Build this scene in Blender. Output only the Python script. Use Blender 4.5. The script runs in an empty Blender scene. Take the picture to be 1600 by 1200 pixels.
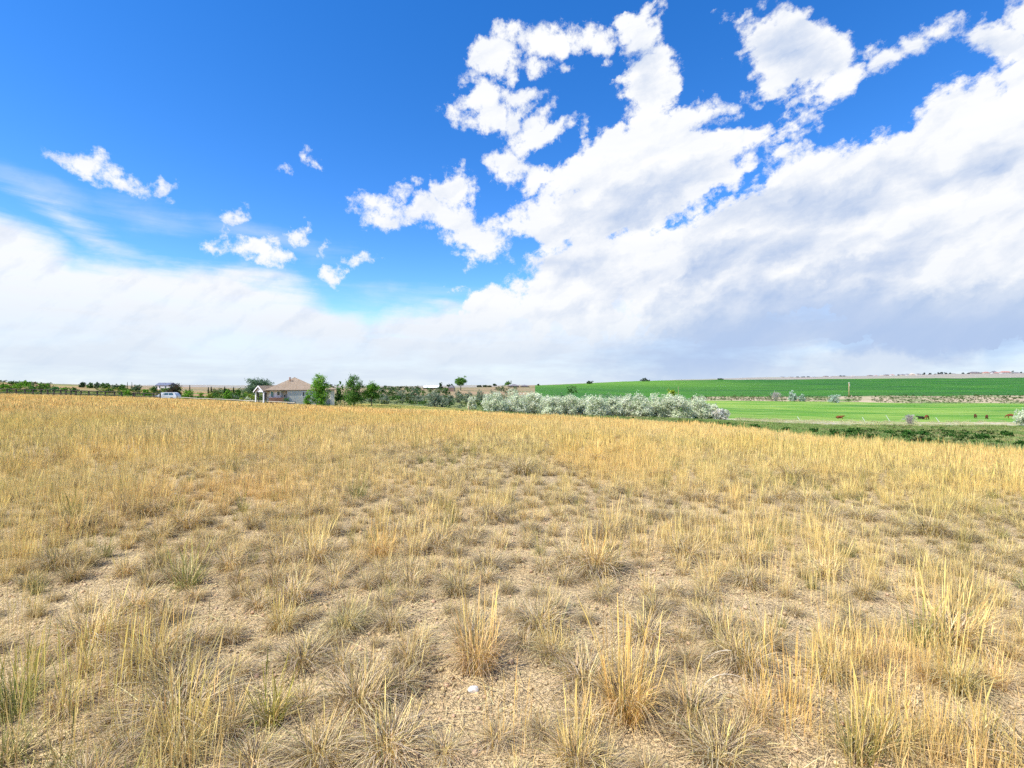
import bpy, bmesh, math, random
import numpy as np
from mathutils import Vector

PI = math.pi
R = lambda d: d * math.pi / 180.0
scene = bpy.context.scene
COL = scene.collection

# ------------------------------------------------------------------ camera, sky, sun, exposure
EYE = 1.6                       # eye height over the field
F = 755.6                       # focal length in photograph pixels (1600 wide)
cam_data = bpy.data.cameras.new('camera')
cam_data.sensor_width = 36.0
cam_data.lens = 17.0
cam_data.clip_start = 0.05
cam_data.clip_end = 40000
cam = bpy.data.objects.new('camera', cam_data)
cam.location = (0, 0, EYE)
cam.rotation_euler = (R(90), 0, 0)
COL.objects.link(cam)
scene.camera = cam

scene.view_settings.view_transform = 'Standard'
scene.view_settings.look = 'None'
scene.view_settings.exposure = 0.62
scene.view_settings.gamma = 1.0
scene.view_settings.use_curve_mapping = False
scene.cycles.max_bounces = 6
scene.cycles.diffuse_bounces = 3
scene.cycles.transmission_bounces = 3
scene.cycles.transparent_max_bounces = 6
scene.cycles.use_denoising = False
scene.cycles.use_adaptive_sampling = True
scene.cycles.adaptive_threshold = 0.02
scene.cycles.adaptive_min_samples = 12

SUN_ELEV = 54.0
SUN_AZ = 238.0                  # compass degrees clockwise from +Y (the view): left and a little behind
sun_dir = Vector((math.sin(R(SUN_AZ)) * math.cos(R(SUN_ELEV)), math.cos(R(SUN_AZ)) * math.cos(R(SUN_ELEV)), math.sin(R(SUN_ELEV))))
sd = bpy.data.lights.new('sun', 'SUN')
sd.energy = 4.7
sd.angle = R(0.53)
sd.color = (1.0, 0.955, 0.88)
so = bpy.data.objects.new('sun', sd)
so.rotation_euler = (-sun_dir).to_track_quat('-Z', 'Y').to_euler()
so.location = (-30, -20, 60)
COL.objects.link(so)

world = bpy.data.worlds.new('World')
scene.world = world
world.use_nodes = True
wt = world.node_tree
wt.nodes.clear()


class NT:
    """small helper to write node trees"""
    def __init__(self, tree):
        self.t = tree

    def n(self, kind, **kw):
        nd = self.t.nodes.new(kind)
        for k, v in kw.items():
            setattr(nd, k, v)
        return nd

    def put(self, sock, v):
        if isinstance(v, bpy.types.NodeSocket):
            self.t.links.new(v, sock)
        elif v is not None:
            sock.default_value = v

    def math(self, op, a, b=None, c=None, clamp=False):
        nd = self.n('ShaderNodeMath', operation=op, use_clamp=clamp)
        for i, v in enumerate((a, b, c)):
            self.put(nd.inputs[i], v)
        return nd.outputs[0]

    def vmath(self, op, a, b=None, scale=None):
        nd = self.n('ShaderNodeVectorMath', operation=op)
        self.put(nd.inputs[0], a)
        if b is not None:
            self.put(nd.inputs[1], b)
        if scale is not None:
            self.put(nd.inputs['Scale'], scale)
        return nd.outputs['Value'] if op in ('LENGTH', 'DOT_PRODUCT', 'DISTANCE') else nd.outputs['Vector']

    def noise(self, vec, scale, detail=4, rough=0.55, color=False, dist=0.0, lac=2.0):
        nd = self.n('ShaderNodeTexNoise')
        self.put(nd.inputs['Vector'], vec)
        self.put(nd.inputs['Scale'], scale)
        nd.inputs['Detail'].default_value = detail
        nd.inputs['Roughness'].default_value = rough
        nd.inputs['Lacunarity'].default_value = lac
        nd.inputs['Distortion'].default_value = dist
        return nd.outputs['Color' if color else 'Fac']

    def ramp(self, v, a, b, c=0.0, d=1.0, smooth=False):
        nd = self.n('ShaderNodeMapRange', interpolation_type='SMOOTHSTEP' if smooth else 'LINEAR')
        nd.clamp = True
        for i, x in enumerate((v, a, b, c, d)):
            self.put(nd.inputs[i], x)
        return nd.outputs[0]

    def mix(self, f, a, b, blend='MIX'):
        nd = self.n('ShaderNodeMix', data_type='RGBA', blend_type=blend)
        self.put(nd.inputs[0], f)
        self.put(nd.inputs[6], a if isinstance(a, bpy.types.NodeSocket) else (*a, 1))
        self.put(nd.inputs[7], b if isinstance(b, bpy.types.NodeSocket) else (*b, 1))
        return nd.outputs[2]


def ellipse_group():
    """value = (1 - |q|) * r for one soft ellipse, in units of sky degrees x 10"""
    g = bpy.data.node_groups.new('cloud_patch', 'ShaderNodeTree')
    for nm, ty in (('P', 'NodeSocketVector'), ('C', 'NodeSocketVector'), ('I', 'NodeSocketVector'), ('A', 'NodeSocketFloat'), ('S', 'NodeSocketFloat'), ('M', 'NodeSocketFloat')):
        g.interface.new_socket(nm, in_out='INPUT', socket_type=ty)
    g.interface.new_socket('V', in_out='OUTPUT', socket_type='NodeSocketFloat')
    t = NT(g)
    gi, go = t.n('NodeGroupInput'), t.n('NodeGroupOutput')
    d = t.vmath('SUBTRACT', gi.outputs['P'], gi.outputs['C'])
    r = t.n('ShaderNodeVectorRotate', rotation_type='Z_AXIS')
    g.links.new(d, r.inputs['Vector'])
    g.links.new(gi.outputs['A'], r.inputs['Angle'])
    q = t.vmath('MULTIPLY', r.outputs[0], gi.outputs['I'])
    l = t.vmath('LENGTH', q)
    v = t.math('MULTIPLY', t.math('SUBTRACT', 1.0, l), gi.outputs['S'])

    g.links.new(v, go.inputs['V'])
    return g


def build_sky():
    t = NT(wt)
    tc = t.n('ShaderNodeTexCoord')
    N = tc.outputs['Generated']
    sx = t.n('ShaderNodeSeparateXYZ')
    wt.links.new(N, sx.inputs[0])
    ay = t.math('MAXIMUM', t.math('ABSOLUTE', sx.outputs[1]), 0.06)
    # sky coordinates: tangent of the bearing and of the height over the northern (and mirrored southern) horizon
    u = t.math('MULTIPLY', t.math('DIVIDE', sx.outputs[0], ay), F)
    v = t.math('MULTIPLY', t.math('DIVIDE', sx.outputs[2], ay), F)
    cb = t.n('ShaderNodeCombineXYZ')
    wt.links.new(u, cb.inputs[0])
    wt.links.new(v, cb.inputs[1])
    P0 = cb.outputs[0]
    EG = ellipse_group()

    # domain warps
    wl = t.vmath('SUBTRACT', t.noise(N, 3.2, 3, 0.5, color=True), (0.5, 0.5, 0.5))
    ws = t.vmath('SUBTRACT', t.noise(N, 17.0, 5, 0.62, color=True), (0.5, 0.5, 0.5))
    flat = (1, 1, 0)
    P_big = t.vmath('ADD', P0, t.vmath('MULTIPLY', t.vmath('ADD', t.vmath('SCALE', wl, scale=120.0), t.vmath('SCALE', ws, scale=75.0)), flat))
    P_small = t.vmath('ADD', P0, t.vmath('MULTIPLY', t.vmath('SCALE', ws, scale=62.0), flat))
    P_soft = t.vmath('ADD', P0, t.vmath('MULTIPLY', t.vmath('ADD', t.vmath('SCALE', wl, scale=150.0), t.vmath('SCALE', ws, scale=30.0)), flat))

    def field(P, items, mode='MAXIMUM'):
        out = None
        for (cx, cy, rx, ry, rot) in items:
            g = t.n('ShaderNodeGroup')
            g.node_tree = EG
            wt.links.new(P, g.inputs['P'])
            g.inputs['C'].default_value = (cx - 800, 600 - cy, 0)
            g.inputs['I'].default_value = (1.0 / rx, 1.0 / ry, 0)
            g.inputs['A'].default_value = R(rot)          # rot > 0: right end lower
            g.inputs['S'].default_value = min(rx, ry)
            g.inputs['M'].default_value = -400.0
            o = g.outputs[0]
            out = o if out is None else t.math(mode, out, o)
        return out

    big = [
        (1000, 300, 170, 95, -18), (880, 350, 70, 60, -20), (960, 420, 200, 75, -12), (1110, 232, 140, 27, -24),
        (850, 235, 75, 34, -42), (860, 300, 60, 40, -10),
        (1330, 300, 230, 100, -20), (1500, 220, 160, 75, -17), (1680, 240, 180, 130, -10), (1250, 390, 330, 120, -18),
        (900, 480, 130, 62, -4), (1560, 400, 330, 150, -5), (760, 480, 60, 40, 0),
        (1002, 128, 42, 82, 0), (1004, 60, 42, 70, 8), (1238, 82, 106, 84, 8), (1210, 145, 52, 34, 0),
        (1560, 70, 75, 34, 20), (1650, 40, 80, 40, 10),
    ]
    small = [
        (133, 254, 26, 15, 10), (118, 262, 36, 9, 25), (190, 283, 38, 11, 22), (254, 290, 17, 13, 0), (262, 308, 8, 6, 0),
        (370, 342, 11, 19, 30), (469, 373, 15, 15, 40), (561, 407, 21, 8, 0), (408, 393, 46, 20, 12), (345, 384, 28, 8, 0),
        (444, 267, 7, 4, 0), (495, 257, 8, 6, 30), (477, 243, 4, 6, 0), (504, 384, 6, 8, 0), (519, 430, 17, 15, 0),
        (590, 318, 38, 15, 8), (600, 340, 30, 16, 10), (655, 325, 62, 20, -14), (708, 295, 34, 30, -10), (712, 272, 12, 14, 0),
        (745, 372, 52, 30, 22), (700, 335, 60, 24, 20), (800, 350, 44, 16, -6), (624, 294, 10, 6, 0), (652, 282, 7, 5, 0), (733, 398, 18, 10, 30),
        (792, 262, 26, 24, 0), (769, 250, 9, 9, 0), (826, 282, 10, 16, 0), (812, 268, 22, 10, 30), (816, 345, 20, 24, 0),
        (775, 88, 38, 38, 0), (790, 55, 24, 18, 0), (745, 98, 14, 14, 0), (758, 148, 30, 26, 0), (716, 170, 14, 18, 20), (738, 182, 30, 9, 10), (812, 150, 40, 16, 0), (735, 118, 12, 7, 0),
        (800, 185, 18, 26, 0), (775, 180, 30, 30, -40),
        (868, 68, 60, 27, 0), (835, 100, 20, 16, 0), (932, 62, 36, 20, 0), (885, 110, 7, 5, 0),
        (1388, 96, 32, 16, -25), (1432, 70, 32, 16, -20), (1470, 45, 30, 14, -20), (1360, 74, 22, 8, 0), (1300, 140, 22, 12, -30), (1035, 165, 12, 12, 0),
        (830, 200, 44, 20, -46), (1010, 215, 60, 9, -25), (1100, 178, 50, 12, -22), (1125, 185, 26, 6, -25),
    ]
    soft = [
        (-60, 470, 300, 150, 12), (180, 520, 420, 130, 10), (460, 530, 420, 92, 8), (760, 575, 460, 122, 0), (110, 345, 160, 26, 22),
        (1400, 560, 680, 235, 0), (-500, 520, 500, 220, 0), (2100, 450, 600, 300, 0),
    ]
    veil = [(60, 300, 150, 30, 18), (250, 350, 140, 26, 15), (420, 385, 140, 26, 12), (620, 455, 160, 26, 0)]
    fb = field(P_big, big)
    fs = field(P_small, small)
    fo = field(P_soft, soft)
    fv = field(P_soft, veil)
    n_mid = t.noise(N, 9.0, 7, 0.6, dist=0.2)
    n_fine = t.noise(N, 42.0, 6, 0.62)
    # edges: large bank billows, small clouds crisp and ragged, low bank soft
    # streaks that sweep up to the right through the large bank
    rr = t.n('ShaderNodeVectorRotate', rotation_type='Z_AXIS')
    wt.links.new(t.vmath('ADD', t.vmath('SCALE', P0, scale=1.0 / F), t.vmath('SCALE', ws, scale=0.05)), rr.inputs['Vector'])
    rr.inputs['Angle'].default_value = R(-30)
    dg = t.vmath('MULTIPLY', rr.outputs[0], (1.3, 5.0, 0.0))
    n_dia = t.noise(dg, 2.1, 7, 0.6, dist=0.15)
    n_dia2 = t.noise(t.vmath('ADD', dg, (-0.03, 0.12, 0.0)), 2.1, 7, 0.6, dist=0.15)
    eb = t.math('ADD', t.math('ADD', fb, t.math('MULTIPLY', t.math('SUBTRACT', n_dia, 0.52), 120.0)), t.math('ADD', t.math('MULTIPLY', t.math('SUBTRACT', n_mid, 0.52), 80.0), t.math('MULTIPLY', t.math('SUBTRACT', n_fine, 0.5), 52.0)))
    db = t.math('POWER', t.ramp(eb, -4.0, 16.0, smooth=True), 0.85)
    n_wisp = t.noise(N, 75.0, 5, 0.7)
    es = t.math('ADD', fs, t.math('ADD', t.math('MULTIPLY', t.math('SUBTRACT', n_fine, 0.45), 40.0), t.math('MULTIPLY', t.math('SUBTRACT', n_wisp, 0.48), 24.0)))
    ds = t.math('POWER', t.ramp(es, -3.0, 14.0, smooth=True), 0.85)
    # streaky noise for the soft bank, seen along the layer
    mp = t.n('ShaderNodeMapping')
    mp.inputs['Scale'].default_value = (1.0, 1.0, 5.5)
    wt.links.new(N, mp.inputs['Vector'])
    n_str = t.noise(mp.outputs[0], 3.6, 7, 0.62, dist=0.3)
    eo = t.math('ADD', fo, t.math('MULTIPLY', t.math('SUBTRACT', n_str, 0.5), 95.0))
    do = t.ramp(eo, -4.0, 46.0, smooth=True)
    dv = t.math('MULTIPLY', t.ramp(t.math('ADD', fv, t.math('MULTIPLY', t.math('SUBTRACT', n_str, 0.52), 90.0)), -6.0, 40.0, smooth=True), 0.35)
    do = t.math('MULTIPLY', t.math('MAXIMUM', do, dv), t.ramp(n_str, 0.30, 0.56, 0.86, 0.995))
    cov = t.math('MAXIMUM', t.math('MAXIMUM', db, ds), do)

    # relief: noise difference towards the sun
    off = t.vmath('ADD', N, (-0.012, 0.0, 0.022))
    n_off = t.noise(off, 9.0, 7, 0.6, dist=0.2)
    rel = t.math('ADD', t.math('MULTIPLY', t.math('SUBTRACT', n_mid, n_off), 0.35), t.math('MULTIPLY', t.math('SUBTRACT', n_dia, n_dia2), 0.6))
    grey_items = [
        (1500, 490, 420, 85, -4), (1150, 520, 260, 60, -14), (1270, 330, 150, 40, -15), (1440, 260, 60, 26, 0), (1240, 90, 60, 34, 5),
        (1120, 420, 190, 42, -15), (890, 425, 70, 22, 0), (1350, 420, 160, 40, -25), (980, 330, 120, 30, -18), (1560, 265, 70, 30, 0), (1560, 90, 70, 30, 0), (1000, 120, 22, 50, 0),
    ]
    fg = field(P_big, grey_items)
    n_g = t.noise(mp.outputs[0], 2.2, 6, 0.6)
    g1 = t.ramp(t.math('ADD', fg, t.math('MULTIPLY', t.math('SUBTRACT', n_g, 0.5), 90.0)), -25.0, 42.0, smooth=True)
    bright_items = [(1340, 395, 90, 18, -28), (1000, 455, 120, 30, -28), (1540, 415, 110, 24, -10), (1230, 275, 110, 26, -20), (1180, 440, 110, 7, -8), (930, 500, 40, 14, -10), (1400, 560, 170, 24, 0)]
    fh = field(P_big, bright_items)
    h1 = t.ramp(t.math('ADD', fh, t.math('MULTIPLY', t.math('SUBTRACT', n_mid, 0.5), 60.0)), -4.0, 18.0, smooth=True)
    grey = t.math('MULTIPLY', g1, t.math('SUBTRACT', 1.0, t.math('MULTIPLY', h1, 0.8)))
    grey = t.math('ADD', t.math('MULTIPLY', grey, 0.8), t.math('MULTIPLY', rel, -2.6), clamp=True)
    grey = t.math('ADD', grey, t.math('MULTIPLY', t.ramp(n_str, 0.42, 0.62), 0.10), clamp=True)
    cloud = t.mix(grey, (0.96, 0.97, 0.985), (0.46, 0.575, 0.80))
    # pale blue air near the horizon
    hz = t.ramp(sx.outputs[2], 0.0, 0.20, 0.72, 0.0, smooth=True)
    cloud = t.mix(hz, cloud, (0.60, 0.715, 0.86))
    # the rain-grey blue under the big bank to the right
    rain = field(P_soft, [(1500, 510, 480, 70, 0), (1150, 530, 330, 55, -6)])
    rg = t.math('MULTIPLY', t.ramp(rain, -10.0, 60.0, smooth=True), t.math('SUBTRACT', 1.0, t.math('MULTIPLY', h1, 0.7)))
    cloud = t.mix(t.math('MULTIPLY', rg, 0.8), cloud, (0.42, 0.55, 0.81))

    sky = t.n('ShaderNodeTexSky', sky_type='NISHITA')
    sky.sun_disc = False
    sky.sun_elevation = R(SUN_ELEV)
    sky.sun_rotation = R(SUN_AZ)
    sky.altitude = 1500
    sky.air_density = 1.0
    sky.dust_density = 0.3
    sky.ozone_density = 2.0
    hs = t.n('ShaderNodeHueSaturation')
    hs.inputs['Saturation'].default_value = SKY_SAT
    hs.inputs['Value'].default_value = SKY_VAL
    hs.inputs['Hue'].default_value = 0.509
    wt.links.new(sky.outputs[0], hs.inputs['Color'])
    b1 = t.n('ShaderNodeBackground')
    wt.links.new(hs.outputs[0], b1.inputs[0])
    b1.inputs[1].default_value = 0.12
    b2 = t.n('ShaderNodeBackground')
    wt.links.new(cloud, b2.inputs[0])
    b2.inputs[1].default_value = 0.68
    mx = t.n('ShaderNodeMixShader')
    wt.links.new(cov, mx.inputs[0])
    wt.links.new(b1.outputs[0], mx.inputs[1])
    wt.links.new(b2.outputs[0], mx.inputs[2])
    ow = t.n('ShaderNodeOutputWorld')
    wt.links.new(mx.outputs[0], ow.inputs[0])


SKY_SAT, SKY_VAL = 1.37, 1.45
build_sky()
world.cycles.sampling_method = 'MANUAL'
world.cycles.sample_map_resolution = 512

# ------------------------------------------------------------------ shape of the land
# profile of the land along twelve bearings: (distance along the view, height in metres relative to the eye's foot)
def px(c, d, y):                      # bearing column, depth, apparent row -> (depth, z)
    return (d, EYE - (y - 600.0) / F * d)

NAMES = ['edge', 'verge', 'pale', 'pasture', 'strip', 'crop', 'ridge', 'rim']
PROF = {                              # field edge, verge end, pale grass end, pasture end, crop start, crop top, far ridge, rim
    -500: [(110, 613), (128, 609), (140, 605), (190, 596), (240, 598), (330, 598), (2500, 600), (5200, 601)],
    0:    [(104, 618), (122, 614), (135, 610), (190, 597), (240, 598), (330, 598), (2500, 600), (5200, 601)],
    130:  [(102, 621), (122, 616), (135, 612), (190, 602), (240, 602), (330, 601), (2500, 603), (5200, 603)],
    250:  [(98, 625), (120, 620), (135, 617), (190, 608), (260, 605), (400, 604), (2500, 603.5), (5200, 603)],
    400:  [(88, 633), (112, 628), (125, 625), (190, 615), (260, 610), (400, 607), (2500, 605), (5200, 603)],
    520:  [(78, 640), (104, 632), (115, 629), (190, 618), (270, 611), (400, 607), (2500, 605), (5200, 603)],
    600:  [(70, 644), (100, 633), (112, 630), (190, 619), (290, 611), (480, 606), (2500, 605), (5200, 603)],
    740:  [(60, 650), (94, 642), (104, 639), (210, 622), (300, 612), (500, 605.5), (2500, 604.5), (5200, 603)],
    850:  [(54, 656), (92, 650), (104, 646), (240, 626), (300, 613), (620, 602), (2500, 601.5), (5200, 603)],
    1000: [(47, 664), (92, 653), (106, 649), (255, 627.5), (305, 621.5), (720, 596), (2500, 598), (5200, 601)],
    1130: [(39, 673), (92, 658), (108, 654), (262, 626), (308, 620), (760, 593), (2500, 592.5), (5200, 600)],
    1300: [(30, 692), (100, 665), (114, 659), (262, 628), (312, 619.5), (800, 592), (2500, 588.5), (5200, 598)],
    1450: [(26, 702), (104, 666), (118, 660), (262, 630), (316, 618), (820, 591), (2500, 585.5), (5200, 596)],
    1600: [(23, 712), (106, 666), (120, 660), (262, 630), (320, 617.5), (820, 590), (2500, 583.5), (5200, 595)],
    2100: [(20, 730), (106, 668), (120, 662), (262, 632), (320, 617), (820, 589), (2500, 583), (5200, 595)],
}
_cols = sorted(PROF)
_az = [math.atan((c - 800) / F) for c in _cols]
_tab_r, _tab_z = [], []
for c, a in zip(_cols, _az):
    pts = [px(c, d, y) for d, y in PROF[c]]
    _tab_r.append([math.log(d / math.cos(a)) for d, z in pts])
    _tab_z.append([z for d, z in pts])
_back_r = [math.log(x) for x in (90, 120, 140, 230, 300, 600, 2500, 5200)]
_back_z = [-1.5, -2.0, -2.2, -3, -4, -2, -8, -20]
AZ = np.array([-PI] + _az + [PI])
TR = np.array([_back_r] + _tab_r + [_back_r])
TZ = np.array([_back_z] + _tab_z + [_back_z])
K = 8


def bounds(az):
    """for an array of bearings: boundary radii (n,K) and heights (n,K)"""
    az = np.atleast_1d(az)
    r = np.stack([np.interp(az, AZ, TR[:, k]) for k in range(K)], 1)
    z = np.stack([np.interp(az, AZ, TZ[:, k]) for k in range(K)], 1)
    return np.exp(r), z


def vnoise(x, y, seed=0):
    """smooth value noise, vectorised"""
    xi, yi = np.floor(x).astype(np.int64), np.floor(y).astype(np.int64)
    fx, fy = x - xi, y - yi
    fx, fy = fx * fx * (3 - 2 * fx), fy * fy * (3 - 2 * fy)

    def h(a, b):
        n = (a * 374761393 + b * 668265263 + seed * 974634777) & 0x7fffffff
        n = ((n ^ (n >> 13)) * 1274126177) & 0x7fffffff
        return ((n ^ (n >> 16)) & 0xffff) / 65535.0
    return (h(xi, yi) * (1 - fx) + h(xi + 1, yi) * fx) * (1 - fy) + (h(xi, yi + 1) * (1 - fx) + h(xi + 1, yi + 1) * fx) * fy


def fbm(x, y, seed=0, o=4):
    s, a, t = 0, 1.0, 0
    for i in range(o):
        s = s + a * vnoise(x * 2 ** i, y * 2 ** i, seed + i * 17)
        t += a
        a *= 0.5
    return s / t


def height(x, y):
    x = np.atleast_1d(np.asarray(x, float))
    y = np.atleast_1d(np.asarray(y, float))
    az = np.arctan2(x, y)
    r = np.hypot(x, y)
    br, bz = bounds(az)
    t = np.clip(r / br[:, 0], 0, 1)
    z = bz[:, 0] * t ** 1.35
    for k in range(K - 1):
        m = r > br[:, k]
        tt = np.clip((r - br[:, k]) / (br[:, k + 1] - br[:, k]), 0, 1)
        z = np.where(m, bz[:, k] + (bz[:, k + 1] - bz[:, k]) * tt, z)
    # uneven ground: knee-high swells near, metre-high ones far away
    amp = np.interp(r, [0, 3, 20, 100, 300, 1500, 9000], [0.0, 0.03, 0.10, 0.22, 0.6, 2.0, 10])
    wav = np.interp(r, [0, 30, 100, 300, 9000], [2.2, 5.0, 16.0, 60.0, 600.0])
    a = (fbm(x / 3.1 + 7, y / 3.1, 3) - 0.5) * np.interp(r, [0, 4, 60, 110], [0.09, 0.12, 0.12, 0.0])
    b = (fbm(x / 40.0, y / 40.0 + 3, 5) - 0.5) * np.interp(r, [0, 60, 150, 900], [0.0, 0.3, 0.7, 1.4])
    c = (fbm(x / 420.0, y / 420.0 + 3, 8) - 0.5) * np.interp(r, [0, 400, 1500, 9000], [0.0, 1.0, 9, 60])
    return z + a + b + c


def hz(x, y):
    return float(height([x], [y])[0])


def at(col, depth):
    """ground point seen in photograph column col, depth metres ahead"""
    x = (col - 800.0) / F * depth
    return x, depth, hz(x, depth)


def row_depth(col, row, lo=1.6, hi=2600):
    """nearest depth at which the ground shows in that column and row"""
    d = np.geomspace(lo, hi, 1500)
    x = (col - 800.0) / F * d
    yy = 600 + F * (EYE - height(x, d)) / d
    i = np.nonzero(yy <= row)[0]
    return float(d[i[0]]) if len(i) else hi


def edge_depth(col):
    a = math.atan((col - 800) / F)
    return float(bounds([a])[0][0, 0]) * math.cos(a)


# ------------------------------------------------------------------ meshes and materials
def mesh_np(name, V, quads=None, tris=None, mats=(), fcol=None, smooth=False, loose=None):
    """V (n,3); quads (m,4); tris (k,3); fcol per face colours (m+k,3)"""
    V = np.asarray(V, np.float32)
    nq = 0 if quads is None else len(quads)
    nt = 0 if tris is None else len(tris)
    me = bpy.data.meshes.new(name)
    me.vertices.add(len(V))
    me.vertices.foreach_set('co', V.ravel())
    idx = []
    if nq:
        idx.append(np.asarray(quads, np.int32).ravel())
    if nt:
        idx.append(np.asarray(tris, np.int32).ravel())
    idx = np.concatenate(idx)
    me.loops.add(len(idx))
    me.loops.foreach_set('vertex_index', idx)
    me.polygons.add(nq + nt)
    st = np.concatenate([np.arange(nq) * 4, nq * 4 + np.arange(nt) * 3]).astype(np.int32)
    me.polygons.foreach_set('loop_start', st)
    me.update(calc_edges=True)
    me.validate()
    if fcol is not None:
        a = me.attributes.new('Col', 'FLOAT_COLOR', 'FACE')
        c = np.ones((nq + nt, 4), np.float32)
        c[:, :3] = fcol
        a.data.foreach_set('color', c.ravel())
    if smooth:
        me.shade_smooth()
    for m in mats:
        me.materials.append(m)
    return me


def link(name, me, parent=None, loc=(0, 0, 0), rot=0.0, label=None, cat=None, group=None, kind=None):
    o = bpy.data.objects.new(name, me)
    COL.objects.link(o)
    o.location = loc
    o.rotation_euler = (0, 0, rot) if not isinstance(rot, tuple) else rot
    if parent:
        o.parent = parent
    for k, v in (('label', label), ('category', cat), ('group', group), ('kind', kind)):
        if v:
            o[k] = v
    return o


def bm_mesh(bm, name, mats=(), smooth=False):
    me = bpy.data.meshes.new(name)
    bm.normal_update()
    bm.to_mesh(me)
    bm.free()
    for m in mats:
        me.materials.append(m)
    if smooth:
        me.shade_smooth()
    return me


def box(bm, x0, x1, y0, y1, z0, z1, bev=0.0):
    m = bmesh.ops.create_cube(bm, size=1.0)
    vs = m['verts']
    for v in vs:
        v.co = Vector(((x0 + x1) / 2 + v.co.x * (x1 - x0), (y0 + y1) / 2 + v.co.y * (y1 - y0), (z0 + z1) / 2 + v.co.z * (z1 - z0)))
    if bev:
        es = list({e for v in vs for e in v.link_edges})
        bmesh.ops.bevel(bm, geom=es, offset=bev, segments=1, affect='EDGES')
    return vs


def tube(bm, p0, p1, r0, r1, seg=7):
    p0, p1 = Vector(p0), Vector(p1)
    d = (p1 - p0)
    q = d.to_track_quat('Z', 'Y')
    rings = []
    for p, r in ((p0, r0), (p1, r1)):
        rings.append([bm.verts.new(p + q @ Vector((math.cos(2 * PI * i / seg) * r, math.sin(2 * PI * i / seg) * r, 0))) for i in range(seg)])
    for i in range(seg):
        j = (i + 1) % seg
        bm.faces.new((rings[0][i], rings[0][j], rings[1][j], rings[1][i]))
    bm.faces.new(rings[1])
    bm.faces.new(rings[0][::-1])


def mat(name, build=None, col=(0.5, 0.5, 0.5), rough=0.8, spec=0.3):
    m = bpy.data.materials.new(name)
    m.use_nodes = True
    t = NT(m.node_tree)
    b = m.node_tree.nodes['Principled BSDF']
    b.inputs['Base Color'].default_value = (*col, 1)
    b.inputs['Roughness'].default_value = rough
    b.inputs['Specular IOR Level'].default_value = spec
    if build:
        build(t, b)
    return m


def obj_coord(t):
    return t.n('ShaderNodeNewGeometry').outputs['Position']


def bump(t, b, h, dist, strength=1.0):
    nd = t.n('ShaderNodeBump')
    nd.inputs['Distance'].default_value = dist
    nd.inputs['Strength'].default_value = strength
    t.put(nd.inputs['Height'], h)
    t.put(b.inputs['Normal'], nd.outputs[0])


def two_tone(c1, c2, scale, c3=None, s3=None, bd=0.0, lo=0.38, hi=0.62, detail=6, stretch=(1, 1, 1), rough=0.95):
    def f(t, b):
        P = t.vmath('MULTIPLY', obj_coord(t), stretch)
        c = t.mix(t.ramp(t.noise(P, scale, detail, 0.62), lo, hi), c1, c2)
        if c3:
            c = t.mix(t.ramp(t.noise(P, s3, 5, 0.6), 0.5, 0.64), c, c3)
        t.put(b.inputs['Base Color'], c)
        b.inputs['Specular IOR Level'].default_value = 0.1
        b.inputs['Roughness'].default_value = rough
        if bd:
            bump(t, b, t.noise(P, scale * 3, 5, 0.6), bd)
    return f


def soil_build(t, b):
    P = obj_coord(t)
    P2 = t.vmath('ADD', P, t.vmath('SCALE', t.noise(P, 14.0, 4, 0.6, color=True), scale=0.14))
    # crumbled crust: irregular clods with cracks between them
    vo = t.n('ShaderNodeTexVoronoi', feature='DISTANCE_TO_EDGE')
    t.put(vo.inputs['Vector'], P2)
    vo.inputs['Scale'].default_value = 40.0
    vo2 = t.n('ShaderNodeTexVoronoi', feature='F1')
    t.put(vo2.inputs['Vector'], P2)
    vo2.inputs['Scale'].default_value = 40.0
    crack = t.ramp(vo.outputs['Distance'], 0.0, 0.10, smooth=True)
    n1 = t.noise(P, 1.3, 6, 0.65)
    n2 = t.noise(P, 55.0, 5, 0.7)
    n3 = t.noise(P, 7.0, 5, 0.65)
    base = t.mix(t.ramp(n1, 0.36, 0.62), (0.68, 0.48, 0.225), (0.80, 0.595, 0.315))
    base = t.mix(t.ramp(n3, 0.45, 0.66), base, (0.54, 0.39, 0.20))
    base = t.mix(t.math('MULTIPLY', t.ramp(n2, 0.45, 0.68), 0.5), base, (0.76, 0.60, 0.37))
    sep = t.n('ShaderNodeSeparateXYZ')
    t.put(sep.inputs[0], vo2.outputs['Color'])
    base = t.mix(t.math('MULTIPLY', sep.outputs[0], 0.3), base, (0.55, 0.43, 0.26))
    base = t.mix(t.math('MULTIPLY', t.math('SUBTRACT', 0.5, t.math('MULTIPLY', crack, 0.5)), t.ramp(n3, 0.35, 0.6)), base, (0.20, 0.14, 0.08))
    # farther off the ground between the tufts is covered by straw
    r = t.vmath('LENGTH', P)
    straw = t.mix(t.noise(t.vmath('MULTIPLY', P, (1, 1, 1)), 0.7, 6, 0.65), (0.52, 0.39, 0.19), (0.64, 0.50, 0.27))
    base = t.mix(t.ramp(r, 9.0, 30.0, 0.0, 0.85), base, straw)
    t.put(b.inputs['Base Color'], base)
    b.inputs['Roughness'].default_value = 0.95
    b.inputs['Specular IOR Level'].default_value = 0.08
    h = t.math('ADD', t.math('MULTIPLY', crack, 0.6), t.math('ADD', t.math('MULTIPLY', n2, 0.6), t.math('MULTIPLY', n3, 1.2)))
    bump(t, b, h, 0.03)


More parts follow.
